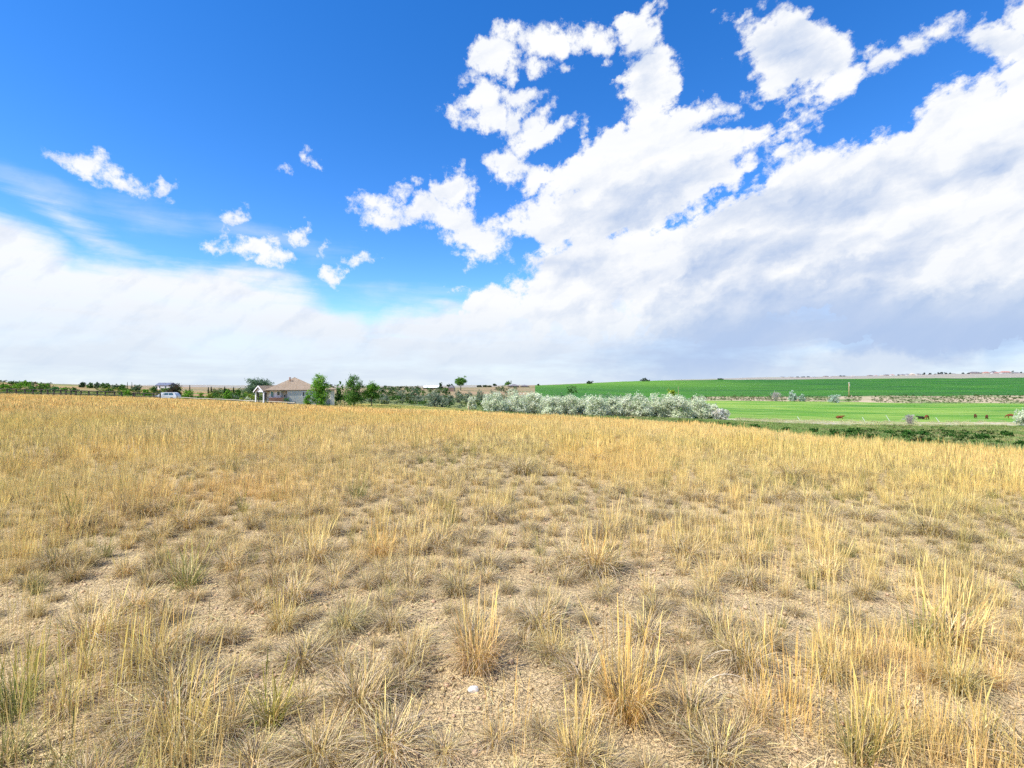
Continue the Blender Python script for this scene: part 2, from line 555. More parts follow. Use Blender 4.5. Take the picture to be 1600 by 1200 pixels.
def crop_build(t, b):
    P = obj_coord(t)
    n = t.noise(P, 0.012, 6, 0.6)
    s = t.noise(t.vmath('MULTIPLY', P, (0.25, 1.0, 1.0)), 0.05, 5, 0.6)
    c = t.mix(t.ramp(n, 0.35, 0.65), (0.032, 0.145, 0.018), (0.065, 0.195, 0.022))
    c = t.mix(t.ramp(s, 0.44, 0.60), c, (0.030, 0.105, 0.024))
    sx = t.n('ShaderNodeSeparateXYZ')
    t.put(sx.inputs[0], P)
    # the paler half of the field, to the left of the rise
    pale = t.math('SUBTRACT', 1.0, t.ramp(t.math('ADD', sx.outputs[0], t.math('MULTIPLY', n, 160)), 220.0, 440.0, smooth=True))
    up = t.ramp(sx.outputs[2], -4.0, 3.0, smooth=True)
    c = t.mix(t.math('MULTIPLY', pale, t.math('ADD', 0.15, t.math('MULTIPLY', up, 0.75))), c, (0.13, 0.27, 0.035))
    # sown rows
    w = t.n('ShaderNodeTexWave', wave_type='BANDS', bands_direction='DIAGONAL')
    t.put(w.inputs['Vector'], P)
    w.inputs['Scale'].default_value = 0.05
    w.inputs['Distortion'].default_value = 2.0
    w.inputs['Detail'].default_value = 3.0
    c = t.mix(t.math('MULTIPLY', w.outputs['Fac'], 0.22), c, (0.02, 0.10, 0.015))
    t.put(b.inputs['Base Color'], c)
    b.inputs['Roughness'].default_value = 0.9
    b.inputs['Specular IOR Level'].default_value = 0.1
    bump(t, b, t.noise(P, 0.8, 5, 0.7), 0.5)


def pasture_build(t, b):
    P = obj_coord(t)
    s = t.noise(t.vmath('MULTIPLY', P, (0.3, 1.0, 1.0)), 0.045, 6, 0.62, dist=0.4)
    f = t.noise(P, 0.6, 5, 0.7)
    c = t.mix(t.ramp(s, 0.42, 0.56), (0.095, 0.25, 0.022), (0.25, 0.35, 0.065))
    c = t.mix(t.ramp(t.noise(t.vmath('MULTIPLY', P, (0.22, 1.0, 1.0)), 0.07, 5, 0.6), 0.52, 0.66), c, (0.055, 0.18, 0.02))
    c = t.mix(t.math('MULTIPLY', t.ramp(t.noise(t.vmath('MULTIPLY', P, (0.4, 1.0, 1.0)), 0.11, 6, 0.7), 0.58, 0.72), 0.8), c, (0.32, 0.40, 0.18))
    c = t.mix(t.math('MULTIPLY', t.ramp(f, 0.4, 0.7), 0.35), c, (0.10, 0.26, 0.03))
    t.put(b.inputs['Base Color'], c)
    b.inputs['Specular IOR Level'].default_value = 0.1
    bump(t, b, f, 0.25)


M_SOIL = mat('dry_soil', soil_build)
M_YARD = mat('yard_ground', two_tone((0.26, 0.23, 0.09), (0.12, 0.19, 0.04), 0.12, (0.40, 0.30, 0.17), 0.2, 0.3))
M_YELLOW = mat('yellow_meadow', two_tone((0.62, 0.50, 0.17), (0.50, 0.45, 0.13), 0.1, (0.24, 0.27, 0.06), 0.15, 0.3))
M_VERGE = mat('verge_ground', two_tone((0.20, 0.19, 0.08), (0.09, 0.14, 0.035), 0.22, (0.38, 0.31, 0.17), 0.35, 0.2))
M_PALE = mat('pale_grass', two_tone((0.42, 0.38, 0.21), (0.28, 0.33, 0.12), 0.09, (0.46, 0.40, 0.31), 0.12, 0.2))
M_HILL = mat('rust_grass_hill', two_tone((0.36, 0.20, 0.10), (0.30, 0.24, 0.10), 0.05, (0.11, 0.20, 0.035), 0.06, 0.4))
M_SCRUB = mat('scrub_ground', two_tone((0.15, 0.19, 0.055), (0.25, 0.24, 0.09), 0.05, (0.08, 0.13, 0.04), 0.07, 0.5))
M_PASTURE = mat('bright_pasture', pasture_build)
M_SAND = mat('sandy_strip', two_tone((0.46, 0.36, 0.24), (0.30, 0.27, 0.14), 0.05, (0.13, 0.20, 0.06), 0.05, 0.3))
M_DRYLAND = mat('dry_upland', two_tone((0.32, 0.22, 0.125), (0.25, 0.20, 0.105), 0.02, (0.16, 0.17, 0.07), 0.03, 0.5))
M_CROP = mat('green_crop', crop_build)
M_FAR = mat('far_plain', two_tone((0.33, 0.28, 0.23), (0.27, 0.25, 0.21), 0.004, (0.30, 0.30, 0.20), 0.006, 0))


def az_samples(c0, c1):
    fine = np.arange(-64, 64.01, 0.35)
    a = R(fine)
    if c0 is None:
        a = np.concatenate([np.arange(-180, -64, 4.0) * PI / 180, a, np.arange(68, 180.1, 4.0) * PI / 180])
    lo = -PI if c0 is None else (math.atan((c0 - 800) / F) if c0 > -2000 else -PI)
    hi = PI if c1 is None else (math.atan((c1 - 800) / F) if c1 < 4000 else PI)
    a = np.concatenate([np.arange(-180, -64, 4.0) * PI / 180, R(fine), np.arange(68, 180.1, 4.0) * PI / 180])
    a = a[(a > lo + 1e-4) & (a < hi - 1e-4)]
    return np.concatenate([[lo], a, [hi]])


def sheet(name, k0, k1, c0, c1, rings, material, inner=0.25):
    """ground between boundary k0 and k1 (k0 = -1: from the camera's feet) for columns c0..c1"""
    az = az_samples(c0, c1)
    br, _ = bounds(az)
    r1 = br[:, k1]
    r0 = br[:, k0] if k0 >= 0 else np.full(len(az), inner)
    t = np.linspace(0, 1, rings)
    rr = np.exp(np.log(r0)[:, None] * (1 - t) + np.log(r1)[:, None] * t)
    x = np.sin(az)[:, None] * rr
    y = np.cos(az)[:, None] * rr
    z = height(x.ravel(), y.ravel()).reshape(x.shape)
    V = np.stack([x, y, z], -1).reshape(-1, 3)
    na = len(az)
    i = np.arange(na - 1)[:, None] * rings + np.arange(rings - 1)[None, :]
    q = np.stack([i, i + 1, i + rings + 1, i + rings], -1).reshape(-1, 4)
    q = q[:, ::-1]
    if k0 < 0:       # close the little disc under the camera
        c = len(V)
        V = np.concatenate([V, [[0, 0, float(height([0], [0])[0])]]])
        j = np.arange(na - 1) * rings
        tr = np.stack([np.full(na - 1, c), j + rings, j], -1)
        me = mesh_np(name, V, q, tr, [material], smooth=True)
    else:
        me = mesh_np(name, V, q, None, [material], smooth=True)
    return link(name, me, kind='structure')


sheet('field', -1, 0, None, None, 260, M_SOIL)
LO, HI = -3000, 5000
sheet('yard', 0, 1, LO, 528, 14, M_YARD)
sheet('meadow_strip', 0, 1, 528, 745, 14, M_YELLOW)
sheet('verge', 0, 1, 745, HI, 24, M_VERGE)
sheet('garden_ground', 1, 2, LO, 560, 8, M_YARD)
sheet('scrub_edge', 1, 2, 560, 770, 8, M_SCRUB)
sheet('pale_grass_path', 1, 2, 770, HI, 8, M_PALE)
sheet('hillside', 2, 3, LO, 330, 20, M_HILL)
sheet('scrubland', 2, 3, 330, 900, 24, M_SCRUB)
sheet('pasture', 2, 3, 900, HI, 30, M_PASTURE)
sheet('upland', 3, 4, LO, 836, 12, M_DRYLAND)
sheet('crop_margin', 3, 4, 836, 1080, 12, M_CROP)
sheet('sandy_path', 3, 4, 1080, HI, 12, M_SAND)
sheet('dry_ridge', 4, 5, LO, 836, 20, M_DRYLAND)
sheet('crop_field', 4, 5, 836, HI, 40, M_CROP)
sheet('far_plain', 5, 6, None, None, 30, M_FAR)
sheet('far_land', 6, 7, None, None, 12, M_FAR)

# ------------------------------------------------------------------ foliage helpers
def leaf_mat(name, transl=0.35, tint=False):
    m = bpy.data.materials.new(name)
    m.use_nodes = True
    t = NT(m.node_tree)
    m.node_tree.nodes.clear()
    at_ = t.n('ShaderNodeAttribute', attribute_name='Col')
    c = at_.outputs['Color']
    if tint:
        a2 = t.n('ShaderNodeAttribute', attribute_name='tint', attribute_type='INSTANCER')
        c = t.mix(1.0, c, a2.outputs['Color'], 'MULTIPLY')
    d = t.n('ShaderNodeBsdfDiffuse')
    tr = t.n('ShaderNodeBsdfTranslucent')
    mx = t.n('ShaderNodeMixShader')
    mx.inputs[0].default_value = transl
    t.put(d.inputs['Color'], c)
    t.put(tr.inputs['Color'], c)
    t.put(mx.inputs[1], d.outputs[0])
    t.put(mx.inputs[2], tr.outputs[0])
    o = t.n('ShaderNodeOutputMaterial')
    t.put(o.inputs[0], mx.outputs[0])
    return m


M_LEAF = leaf_mat('leaves', 0.3)
M_GRASS = leaf_mat('grass_blades', 0.22, tint=True)
M_BARK = mat('bark', two_tone((0.12, 0.09, 0.065), (0.20, 0.16, 0.12), 6, None, None, 0.01))


def jitter(rng, col, n, amt=0.2, hue=0.08):
    c = np.asarray(col)[None, :] * (1 + rng.uniform(-amt, amt, (n, 1))) * (1 + rng.uniform(-hue, hue, (n, 3)))
    return np.clip(c, 0.003, 0.95)


def blades(rng, base, az, th0, th1, length, width, seg, cols, head=None, curl=0.0):
    """grass blades: base (n,3); th0,th1 lean from vertical at root and tip; returns V, Q, C"""
    n = len(az)
    L = length / seg
    pos = base.copy()
    Vs = []
    w0 = width
    side = np.stack([-np.sin(az), np.cos(az), np.zeros(n)], 1)
    tw = rng.uniform(-0.9, 0.9, n)
    curl = rng.normal(0, 0.55, n) if np.ndim(curl) == 0 and seg > 2 else curl
    kink = np.where(rng.uniform(0, 1, n) < 0.14, rng.uniform(0.5, 1.4, n), 0.0) * (0 if head is not None else 1)      # bent over by wind and snow
    dirh = np.stack([np.cos(az), np.sin(az), np.zeros(n)], 1)
    side = side * np.cos(tw)[:, None] + dirh * np.sin(tw)[:, None]
    for s in range(seg + 1):
        t = s / seg
        if head is not None:
            wf = np.where(head, 0.55 if s < seg - 1 else (1.5 if s == seg - 1 else 0.35), (1 - t) * 0.85 + 0.15)
        else:
            wf = np.full(n, (1 - t ** 1.5) * 0.88 + 0.12)
        off = side * (w0 * wf * 0.5)[:, None]
        Vs.append(pos - off)
        Vs.append(pos + off)
        th = th0 + (th1 - th0) * min(1, (s + 0.5) / seg) + (kink if s >= seg // 2 else 0.0)
        a2 = az + curl * t
        d = np.stack([np.sin(th) * np.cos(a2), np.sin(th) * np.sin(a2), np.cos(th)], 1)
        pos = pos + d * L[:, None]
    V = np.stack(Vs, 1)                       # n, 2(seg+1), 3
    k = 2 * (seg + 1)
    q = np.array([[2 * s, 2 * s + 1, 2 * s + 3, 2 * s + 2] for s in range(seg)])
    Q = (np.arange(n)[:, None, None] * k + q[None]).reshape(-1, 4)
    C = np.repeat(cols, seg, axis=0)
    return V.reshape(-1, 3), Q, C


def cat_parts(parts):
    V, Q, C, o = [], [], [], 0
    for v, q, c in parts:
        V.append(v)
        Q.append(q + o)
        C.append(c)
        o += len(v)
    return np.concatenate(V), np.concatenate(Q), np.concatenate(C)


GOLD = (0.84, 0.615, 0.235)
STRAW = (0.85, 0.655, 0.33)
GREY = (0.60, 0.46, 0.24)
OLD = (0.20, 0.155, 0.10)
OLIVE = (0.27, 0.27, 0.10)
GREEN = (0.16, 0.25, 0.05)


def tuft(seed, radius=0.16, n_leaf=130, n_stem=22, stem_h=0.42, leaf_l=0.26, grey=0.5, green=0.15, wmul=1.0, seg=4, droop=1.0, gold=GOLD, skirt=0):
    rng = np.random.default_rng(seed)
    parts = []
    # arching dead basal leaves
    n = n_leaf
    a = rng.uniform(0, 2 * PI, n)
    rr = radius * 0.32 * np.sqrt(rng.uniform(0, 1, n))
    base = np.stack([rr * np.cos(a), rr * np.sin(a), np.full(n, -0.015)], 1)
    az = a + rng.normal(0, 0.6, n)
    th0 = np.abs(rng.normal(0.35, 0.3, n))
    th1 = th0 + rng.uniform(0.5, 1.7, n) * droop
    ln = leaf_l * rng.uniform(0.5, 1.25, n)
    w = 0.0042 * wmul * rng.uniform(0.6, 1.3, n)
    k = rng.uniform(0, 1, n)
    cols = np.where((k < grey)[:, None], jitter(rng, GREY, n, 0.35), jitter(rng, STRAW, n, 0.25))
    cols = np.where((rng.uniform(0, 1, n) < green)[:, None], jitter(rng, OLIVE, n, 0.3, 0.15), cols)
    cols = np.where((rng.uniform(0, 1, n) < 0.18)[:, None], jitter(rng, OLD, n, 0.3, 0.06), cols)
    parts.append(blades(rng, base, az, th0, th1, ln, w, seg, cols, curl=rng.uniform(-0.5, 0.5)))
    if skirt:        # weathered grey leaves hanging over the sides down to the soil
        n = skirt
        a = rng.uniform(0, 2 * PI, n)
        rr = radius * rng.uniform(0.12, 0.42, n)
        base = np.stack([rr * np.cos(a), rr * np.sin(a), rng.uniform(0.02, 0.09, n)], 1)
        cols = np.where((rng.uniform(0, 1, n) < 0.36)[:, None], jitter(rng, OLD, n, 0.4, 0.06), jitter(rng, (0.54, 0.44, 0.29), n, 0.3, 0.05))
        parts.append(blades(rng, base, a + rng.normal(0, 0.45, n), rng.uniform(0.5, 1.2, n), rng.uniform(1.9, 2.7, n), leaf_l * rng.uniform(0.6, 1.15, n), 0.0042 * wmul * rng.uniform(0.6, 1.3, n), seg, cols, curl=rng.uniform(-0.5, 0.5)))
    # upright flowering stems
    m = n_stem
    if m:
        a = rng.uniform(0, 2 * PI, m)
        rr = radius * 0.55 * np.sqrt(rng.uniform(0, 1, m))
        base = np.stack([rr * np.cos(a), rr * np.sin(a), np.full(m, -0.01)], 1)
        th0 = np.abs(rng.normal(0.10, 0.08, m))
        th1 = th0 + rng.uniform(-0.02, 0.35, m)
        ln = stem_h * rng.uniform(0.55, 1.2, m)
        w = 0.0046 * wmul * rng.uniform(0.7, 1.2, m)
        cols = jitter(rng, gold, m, 0.22, 0.07)
        parts.append(blades(rng, base, a + rng.normal(0, 0.5, m), th0, th1, ln, w, 4, cols, head=rng.uniform(0, 1, m) < 0.75))
    # short straight gold leaves in the middle
    m = n_leaf // 3
    a = rng.uniform(0, 2 * PI, m)
    rr = radius * 0.5 * np.sqrt(rng.uniform(0, 1, m))
    base = np.stack([rr * np.cos(a), rr * np.sin(a), np.full(m, -0.01)], 1)
    cols = np.where((rng.uniform(0, 1, m) < green * 2)[:, None], jitter(rng, OLIVE, m, 0.3, 0.15), jitter(rng, gold, m, 0.2))
    parts.append(blades(rng, base, a, np.abs(rng.normal(0.2, 0.15, m)), rng.uniform(0.3, 0.9, m), leaf_l * rng.uniform(0.5, 1.0, m), 0.004 * wmul * rng.uniform(0.7, 1.2, m), 3, cols))
    return cat_parts(parts)


def stalks(seed, n=26, r=0.22, h=0.5, wmul=1.0, gold=GOLD, green=0.1):
    """a loose stand of upright stems with a few leaves"""
    rng = np.random.default_rng(seed)
    a = rng.uniform(0, 2 * PI, n)
    rr = r * np.sqrt(rng.uniform(0, 1, n))
    base = np.stack([rr * np.cos(a), rr * np.sin(a), np.full(n, -0.01)], 1)
    th0 = np.abs(rng.normal(0.06, 0.05, n))
    c = np.where((rng.uniform(0, 1, n) < green)[:, None], jitter(rng, OLIVE, n, 0.2), jitter(rng, gold, n, 0.22, 0.07))
    p = [blades(rng, base, a + rng.normal(0, 0.8, n), th0, th0 + rng.uniform(0, 0.3, n), h * rng.uniform(0.6, 1.15, n), 0.0048 * wmul * rng.uniform(0.7, 1.2, n), 4, c, head=rng.uniform(0, 1, n) < 0.85)]
    m = int(n * 1.3)
    a = rng.uniform(0, 2 * PI, m)
    rr = r * np.sqrt(rng.uniform(0, 1, m))
    base = np.stack([rr * np.cos(a), rr * np.sin(a), np.full(m, -0.01)], 1)
    c = np.where((rng.uniform(0, 1, m) < 0.3)[:, None], jitter(rng, GREY, m, 0.3), jitter(rng, STRAW, m, 0.2))
    p.append(blades(rng, base, a, rng.uniform(0.1, 0.8, m), rng.uniform(0.8, 1.8, m), rng.uniform(0.08, 0.24, m), 0.004 * wmul * rng.uniform(0.7, 1.2, m), 3, c))
    return cat_parts(p)


def litter(seed, n=60, r=0.4, wmul=1.0):
    """straw lying flat on the soil"""
    rng = np.random.default_rng(seed)
    a = rng.uniform(0, 2 * PI, n)
    rr = r * np.sqrt(rng.uniform(0, 1, n))
    base = np.stack([rr * np.cos(a), rr * np.sin(a), rng.uniform(0.004, 0.03, n)], 1)
    c = np.where((rng.uniform(0, 1, n) < 0.35)[:, None], jitter(rng, GREY, n, 0.35), jitter(rng, STRAW, n, 0.25))
    return blades(rng, base, rng.uniform(0, 2 * PI, n), rng.uniform(1.35, 1.6, n), rng.uniform(1.45, 1.75, n), rng.uniform(0.05, 0.22, n), 0.0042 * wmul * rng.uniform(0.6, 1.2, n), 3, c)


def clods(seed, n=26, r=0.4, size=0.013):
    """crumbs of dry earth"""
    rng = np.random.default_rng(seed)
    V, Q, C = [], [], []
    cube = np.array([[-1, -1, -1], [1, -1, -1], [1, 1, -1], [-1, 1, -1], [-1, -1, 1], [1, -1, 1], [1, 1, 1], [-1, 1, 1]], float)
    qs = np.array([[0, 3, 2, 1], [4, 5, 6, 7], [0, 1, 5, 4], [1, 2, 6, 5], [2, 3, 7, 6], [3, 0, 4, 7]])
    for i in range(n):
        a, rr = rng.uniform(0, 2 * PI), r * math.sqrt(rng.uniform())
        s = size * min(1.9, rng.lognormal(0, 0.45))
        v = cube * rng.uniform(0.5, 1.0, (8, 3)) * s * np.array([1, 1, 0.6])
        v[:, :2] *= np.where(v[:, 2:3] > 0, 0.6, 1.0)
        ca, sa = math.cos(a * 3), math.sin(a * 3)
        v = v @ np.array([[ca, sa, 0], [-sa, ca, 0], [0, 0, 1]])
        v += [rr * math.cos(a), rr * math.sin(a), s * 0.25]
        V.append(v)
        Q.append(qs + 8 * i)
        C.append(np.repeat(jitter(rng, (0.60, 0.45, 0.25), 1, 0.2), 6, 0))
    return np.concatenate(V), np.concatenate(Q), np.concatenate(C)


def scatter(name, variants, P, pick, rotz, scl, tint, material, **tags):
    """ONE object: every variant's mesh plus one point per plant; geometry nodes put the variants on the points"""
    P = np.asarray(P, np.float32)
    V, Q, C, vi, o = [], [], [], [], 0
    for i, (v, q, c) in enumerate(variants):
        V.append(v)
        Q.append(q + o)
        C.append(c)
        vi.append(np.full(len(q), i))
        o += len(v)
    nv = o
    V.append(P)
    me = mesh_np(name, np.concatenate(V), np.concatenate(Q), None, [material], np.concatenate(C))
    nf = len(me.polygons)
    vi = np.concatenate(vi)
    a = me.attributes.new('variant', 'INT', 'FACE')
    a.data.foreach_set('value', vi[:nf].astype(np.int32))
    nP = len(P)

    def pa(nm, ty, data, key, width):
        at_ = me.attributes.new(nm, ty, 'POINT')
        full = np.zeros((nv + nP, width), np.float32 if ty != 'INT' else np.int32)
        full[nv:] = np.asarray(data).reshape(nP, width)
        if nm == 'pick':
            full[:nv] = -1
        at_.data.foreach_set(key, full.ravel())
    pa('pick', 'INT', pick, 'value', 1)
    rot = np.zeros((nP, 3))
    rot[:, 2] = rotz
    pa('rot', 'FLOAT_VECTOR', rot, 'vector', 3)
    pa('scl', 'FLOAT_VECTOR', scl, 'vector', 3)
    pa('tint', 'FLOAT_VECTOR', tint, 'vector', 3)
    g = bpy.data.node_groups.new(name + '_scatter', 'GeometryNodeTree')
    g.interface.new_socket('Geometry', in_out='INPUT', socket_type='NodeSocketGeometry')
    g.interface.new_socket('Geometry', in_out='OUTPUT', socket_type='NodeSocketGeometry')
    N, L = g.nodes, g.links
    gi, go = N.new('NodeGroupInput'), N.new('NodeGroupOutput')
    join = N.new('GeometryNodeJoinGeometry')

    def attr(nm, ty):
        nd = N.new('GeometryNodeInputNamedAttribute')
        nd.data_type = ty
        nd.inputs[0].default_value = nm
        return nd.outputs[0]
    apick, avar, arot, ascl = attr('pick', 'INT'), attr('variant', 'INT'), attr('rot', 'FLOAT_VECTOR'), attr('scl', 'FLOAT_VECTOR')

    def eq(s, val):
        c = N.new('FunctionNodeCompare')
        c.data_type = 'INT'
        c.operation = 'EQUAL'
        L.new(s, c.inputs[2])
        c.inputs[3].default_value = val
        return c.outputs[0]
    for i in range(len(variants)):
        sp = N.new('GeometryNodeSeparateGeometry')
        sp.domain = 'FACE'
        L.new(gi.outputs[0], sp.inputs[0])
        L.new(eq(avar, i), sp.inputs[1])
        pt = N.new('GeometryNodeSeparateGeometry')
        pt.domain = 'POINT'
        L.new(gi.outputs[0], pt.inputs[0])
        L.new(eq(apick, i), pt.inputs[1])
        ins = N.new('GeometryNodeInstanceOnPoints')
        L.new(pt.outputs[0], ins.inputs['Points'])
        L.new(sp.outputs[0], ins.inputs['Instance'])
        L.new(arot, ins.inputs['Rotation'])
        L.new(ascl, ins.inputs['Scale'])
        L.new(ins.outputs[0], join.inputs[0])
    L.new(join.outputs[0], go.inputs[0])
    o = link(name, me, kind='stuff', **tags)
    md = o.modifiers.new('scatter', 'NODES')
    md.node_group = g
    return o


# ------------------------------------------------------------------ the dry grass field
def spots(rng, r0, r1, dens, az0, az1):
    n = int(dens * 0.5 * (r1 ** 2 - r0 ** 2) * (az1 - az0))
    r = np.sqrt(rng.uniform(r0 ** 2, r1 ** 2, n))
    a = rng.uniform(az0, az1, n)
    return r * np.sin(a), r * np.cos(a), r, a


def field_grass():
    rng = np.random.default_rng(11)
    V = []
    # 0-7 near tufts: grey mounded, golden, olive
    for i in range(4):
        V.append(tuft(100 + i, 0.22, 330, 16, 0.34, 0.25, 0.30, 0.10, droop=0.95, wmul=0.85, skirt=200))
    for i in range(4):
        V.append(tuft(110 + i, 0.19, 280, 48, 0.40, 0.24, 0.22, 0.12, droop=0.8, wmul=0.8, skirt=150))
    V.append(tuft(120, 0.15, 150, 22, 0.34, 0.26, 0.2, 0.7, droop=0.7, gold=(0.40, 0.36, 0.11)))
    V.append(tuft(121, 0.13, 120, 30, 0.40, 0.24, 0.2, 0.55, droop=0.7, gold=(0.46, 0.38, 0.12)))
    # 10-13 stands of stems, 14-15 litter, 16-17 clods
    for i in range(4):
        V.append(stalks(130 + i, 34, 0.22, 0.50, green=0.06, wmul=0.72))
    for i in range(2):
        V.append(litter(140 + i, 80, 0.42))
    for i in range(2):
        V.append(clods(150 + i, 60, 0.42, 0.009))
    # 18-21 middle-distance tufts, 22-25 far patches (fewer, wider blades, a square metre or so each)
    for i in range(2):
        V.append(tuft(160 + i, 0.23, 150, 16, 0.38, 0.25, 0.32, 0.14, wmul=1.5, seg=3, droop=0.9, skirt=80))
    for i in range(2):
        V.append(stalks(165 + i, 26, 0.24, 0.50, wmul=1.7))
    for i in range(4):
        parts = []
        r2 = np.random.default_rng(170 + i)
        for j in range(5):
            v, q, c = tuft(180 + i * 7 + j, 0.20, 34, 11, 0.44, 0.28, 0.25, 0.12, wmul=4.0, seg=2) if j % 2 else stalks(190 + i * 7 + j, 20, 0.35, 0.50, wmul=3.4)
            a, rr = r2.uniform(0, 2 * PI), 0.62 * math.sqrt(r2.uniform())
            parts.append((v + [rr * math.cos(a), rr * math.sin(a), 0], q, c))
        V.append(cat_parts(parts))

    X, Y, PK, SC, TI = [], [], [], [], []

    def add(x, y, pick, sc, tint):
        X.append(x)
        Y.append(y)
        PK.append(pick)
        SC.append(sc)
        TI.append(tint)

    # patches left bare in the photograph (column, row, radius in metres)
    bare = [(425, 1080, 0.30), (470, 1000, 0.30), (700, 1095, 0.42), (840, 1080, 0.34), (900, 1010, 0.25), (590, 1040, 0.22), (380, 1110, 0.25), (800, 985, 0.3), (1130, 1085, 0.32), (640, 955, 0.3), (520, 940, 0.35),
            (1020, 905, 0.5), (760, 870, 0.5), (350, 1040, 0.2), (905, 865, 0.5), (1170, 940, 0.4), (1390, 960, 0.4)]
    B = []
    for c, r_, rad in bare:
        rad *= 0.62
        d = row_depth(c, r_)
        B.append(((c - 800) / F * d, d, rad))

    def bare_at(x, y):
        m = np.zeros(len(x), bool)
        for bx, by, br_ in B:
            m |= (x - bx) ** 2 + (y - by) ** 2 < br_ ** 2
        return m

    def warm(x, y, n):
        # big drifts: golden, straw, a little green
        g = fbm(x / 9.0, y / 9.0, 21)
        h = fbm(x / 2.3, y / 2.3, 33)
        right = np.clip((x / np.maximum(y, 1.0) - 0.25) * 1.1, 0, 0.7) * np.clip(y / 5.0, 0, 1)
        far = np.clip((y - 10) / 50.0, 0, 1)
        k = np.clip((g - 0.5) * 4 + 0.05 + right * 0.8 - far * 0.4, 0, 1)[:, None]
        base = np.array([[1.0, 1.0, 1.0]]) * (1 - k) + np.array([[0.93, 0.96, 0.84]]) * k
        gold_ = np.clip((h - 0.5) * 4 + far * 1.0, 0, 1)[:, None]
        base = base * (1 - gold_) + base * np.array([[1.06, 0.98, 0.90]]) * gold_
        return base * (1 + rng.uniform(-0.16, 0.16, (n, 1)))

    # near: every tuft by itself, in a loose net
    def net(x, y, md):
        cell, ok = {}, []
        for i in rng.permutation(len(x)):
            cx, cy = int(x[i] // 0.42), int(y[i] // 0.42)
            if all((x[i] - x[j]) ** 2 + (y[i] - y[j]) ** 2 > md[i] * md[i] for dx in (-1, 0, 1) for dy in (-1, 0, 1) for j in cell.get((cx + dx, cy + dy), ())):
                cell.setdefault((cx, cy), []).append(i)
                ok.append(i)
        return ok
    x, y, r, a = spots(rng, 0.7, 14, 60.0, -PI, PI)
    keep = (fbm(x / 1.1, y / 1.1, 41, 3) > 0.20) & ~bare_at(x, y) & (r > 1.2) & ((r < 4) | (np.abs(a) < 1.3))
    x, y, r = x[keep], y[keep], r[keep]
    ok = net(x, y, 0.12 + 0.17 * fbm(x / 0.8, y / 0.8, 46, 2))
    x, y, r = x[ok], y[ok], r[ok]
    n = len(x)
    u = rng.uniform(0, 1, n)
    stemmy = fbm(x / 1.6 + 9, y / 1.6, 51, 3)
    pk = np.where(u < 0.62 - (stemmy - 0.5) * 1.6, rng.integers(0, 4, n), np.where(u < 0.90, rng.integers(4, 8, n), rng.integers(8, 10, n)))
    s = rng.lognormal(-0.48, 0.30, n)
    add(x, y, pk, np.stack([s, s, s * rng.uniform(0.75, 1.1, n) * np.interp(r, [2, 5], [0.8, 1.0])], 1), warm(x, y, n))
    # stems standing in drifts
    x, y, r, a = spots(rng, 0.9, 14, 8.0, -PI, PI)
    keep = (fbm(x / 1.6 + 9, y / 1.6, 51, 3) > 0.50) & (~bare_at(x, y) | (rng.uniform(0, 1, len(x)) < 0.1)) & (r > 1.7)
    x, y = x[keep], y[keep]
    n = len(x)
    s = rng.uniform(0.5, 0.85, n)
    add(x, y, rng.integers(10, 14, n), np.stack([s, s, s * rng.uniform(0.8, 1.1, n)], 1), warm(x, y, n))
    # litter and crumbs
    x, y, r, a = spots(rng, 0.5, 14, 4.0, -PI, PI)
    n = len(x)
    s = rng.uniform(0.7, 1.2, n)
    add(x, y, rng.integers(14, 16, n), np.stack([s, s, s], 1), np.ones((n, 3)) * rng.uniform(0.8, 1.1, (n, 1)))
    x, y, r, a = spots(rng, 0.5, 7, 5.0, -PI, PI)
    n = len(x)
    s = rng.uniform(0.7, 1.3, n)
    add(x, y, rng.integers(16, 18, n), np.stack([s, s, s], 1), np.ones((n, 3)) * rng.uniform(0.85, 1.1, (n, 1)))
    # middle distance
    A0, A1 = R(-62), R(60)
    x, y, r, a = spots(rng, 13.2, 42, 26.0, A0, A1)
    e = bounds(a)[0][:, 0]
    keep = (fbm(x / 1.8, y / 1.8, 61, 3) > 0.2) & (r < e + rng.normal(0, 0.8, len(x)))
    x, y, r = x[keep], y[keep], r[keep]
    n0 = fbm(x / 1.6 + 9, y / 1.6, 51, 3)
    ok = net(x, y, np.interp(r, [13, 40], [0.19, 0.15]) + 0.10 * fbm(x, y, 46, 2))
    x, y, r, n0 = x[ok], y[ok], r[ok], n0[ok]
    n = len(x)
    u = rng.uniform(0, 1, n)
    pk = np.where(u < 0.66 - (n0 - 0.5) * 2, rng.integers(18, 20, n), rng.integers(20, 22, n))
    s = rng.lognormal(-0.24, 0.22, n)
    add(x, y, pk, np.stack([s, s, s * rng.uniform(0.8, 1.15, n)], 1), warm(x, y, n))
    # far
    x, y, r, a = spots(rng, 40, 125, 2.6, A0, A1)
    e = bounds(a)[0][:, 0]
    keep = (r < e + rng.normal(0, 0.7, len(x)))
    x, y, r = x[keep], y[keep], r[keep]
    n = len(x)
    s = rng.lognormal(-0.05, 0.2, n)
    add(x, y, rng.integers(22, 26, n), np.stack([s, s, s * rng.uniform(0.65, 0.95, n)], 1), warm(x, y, n))

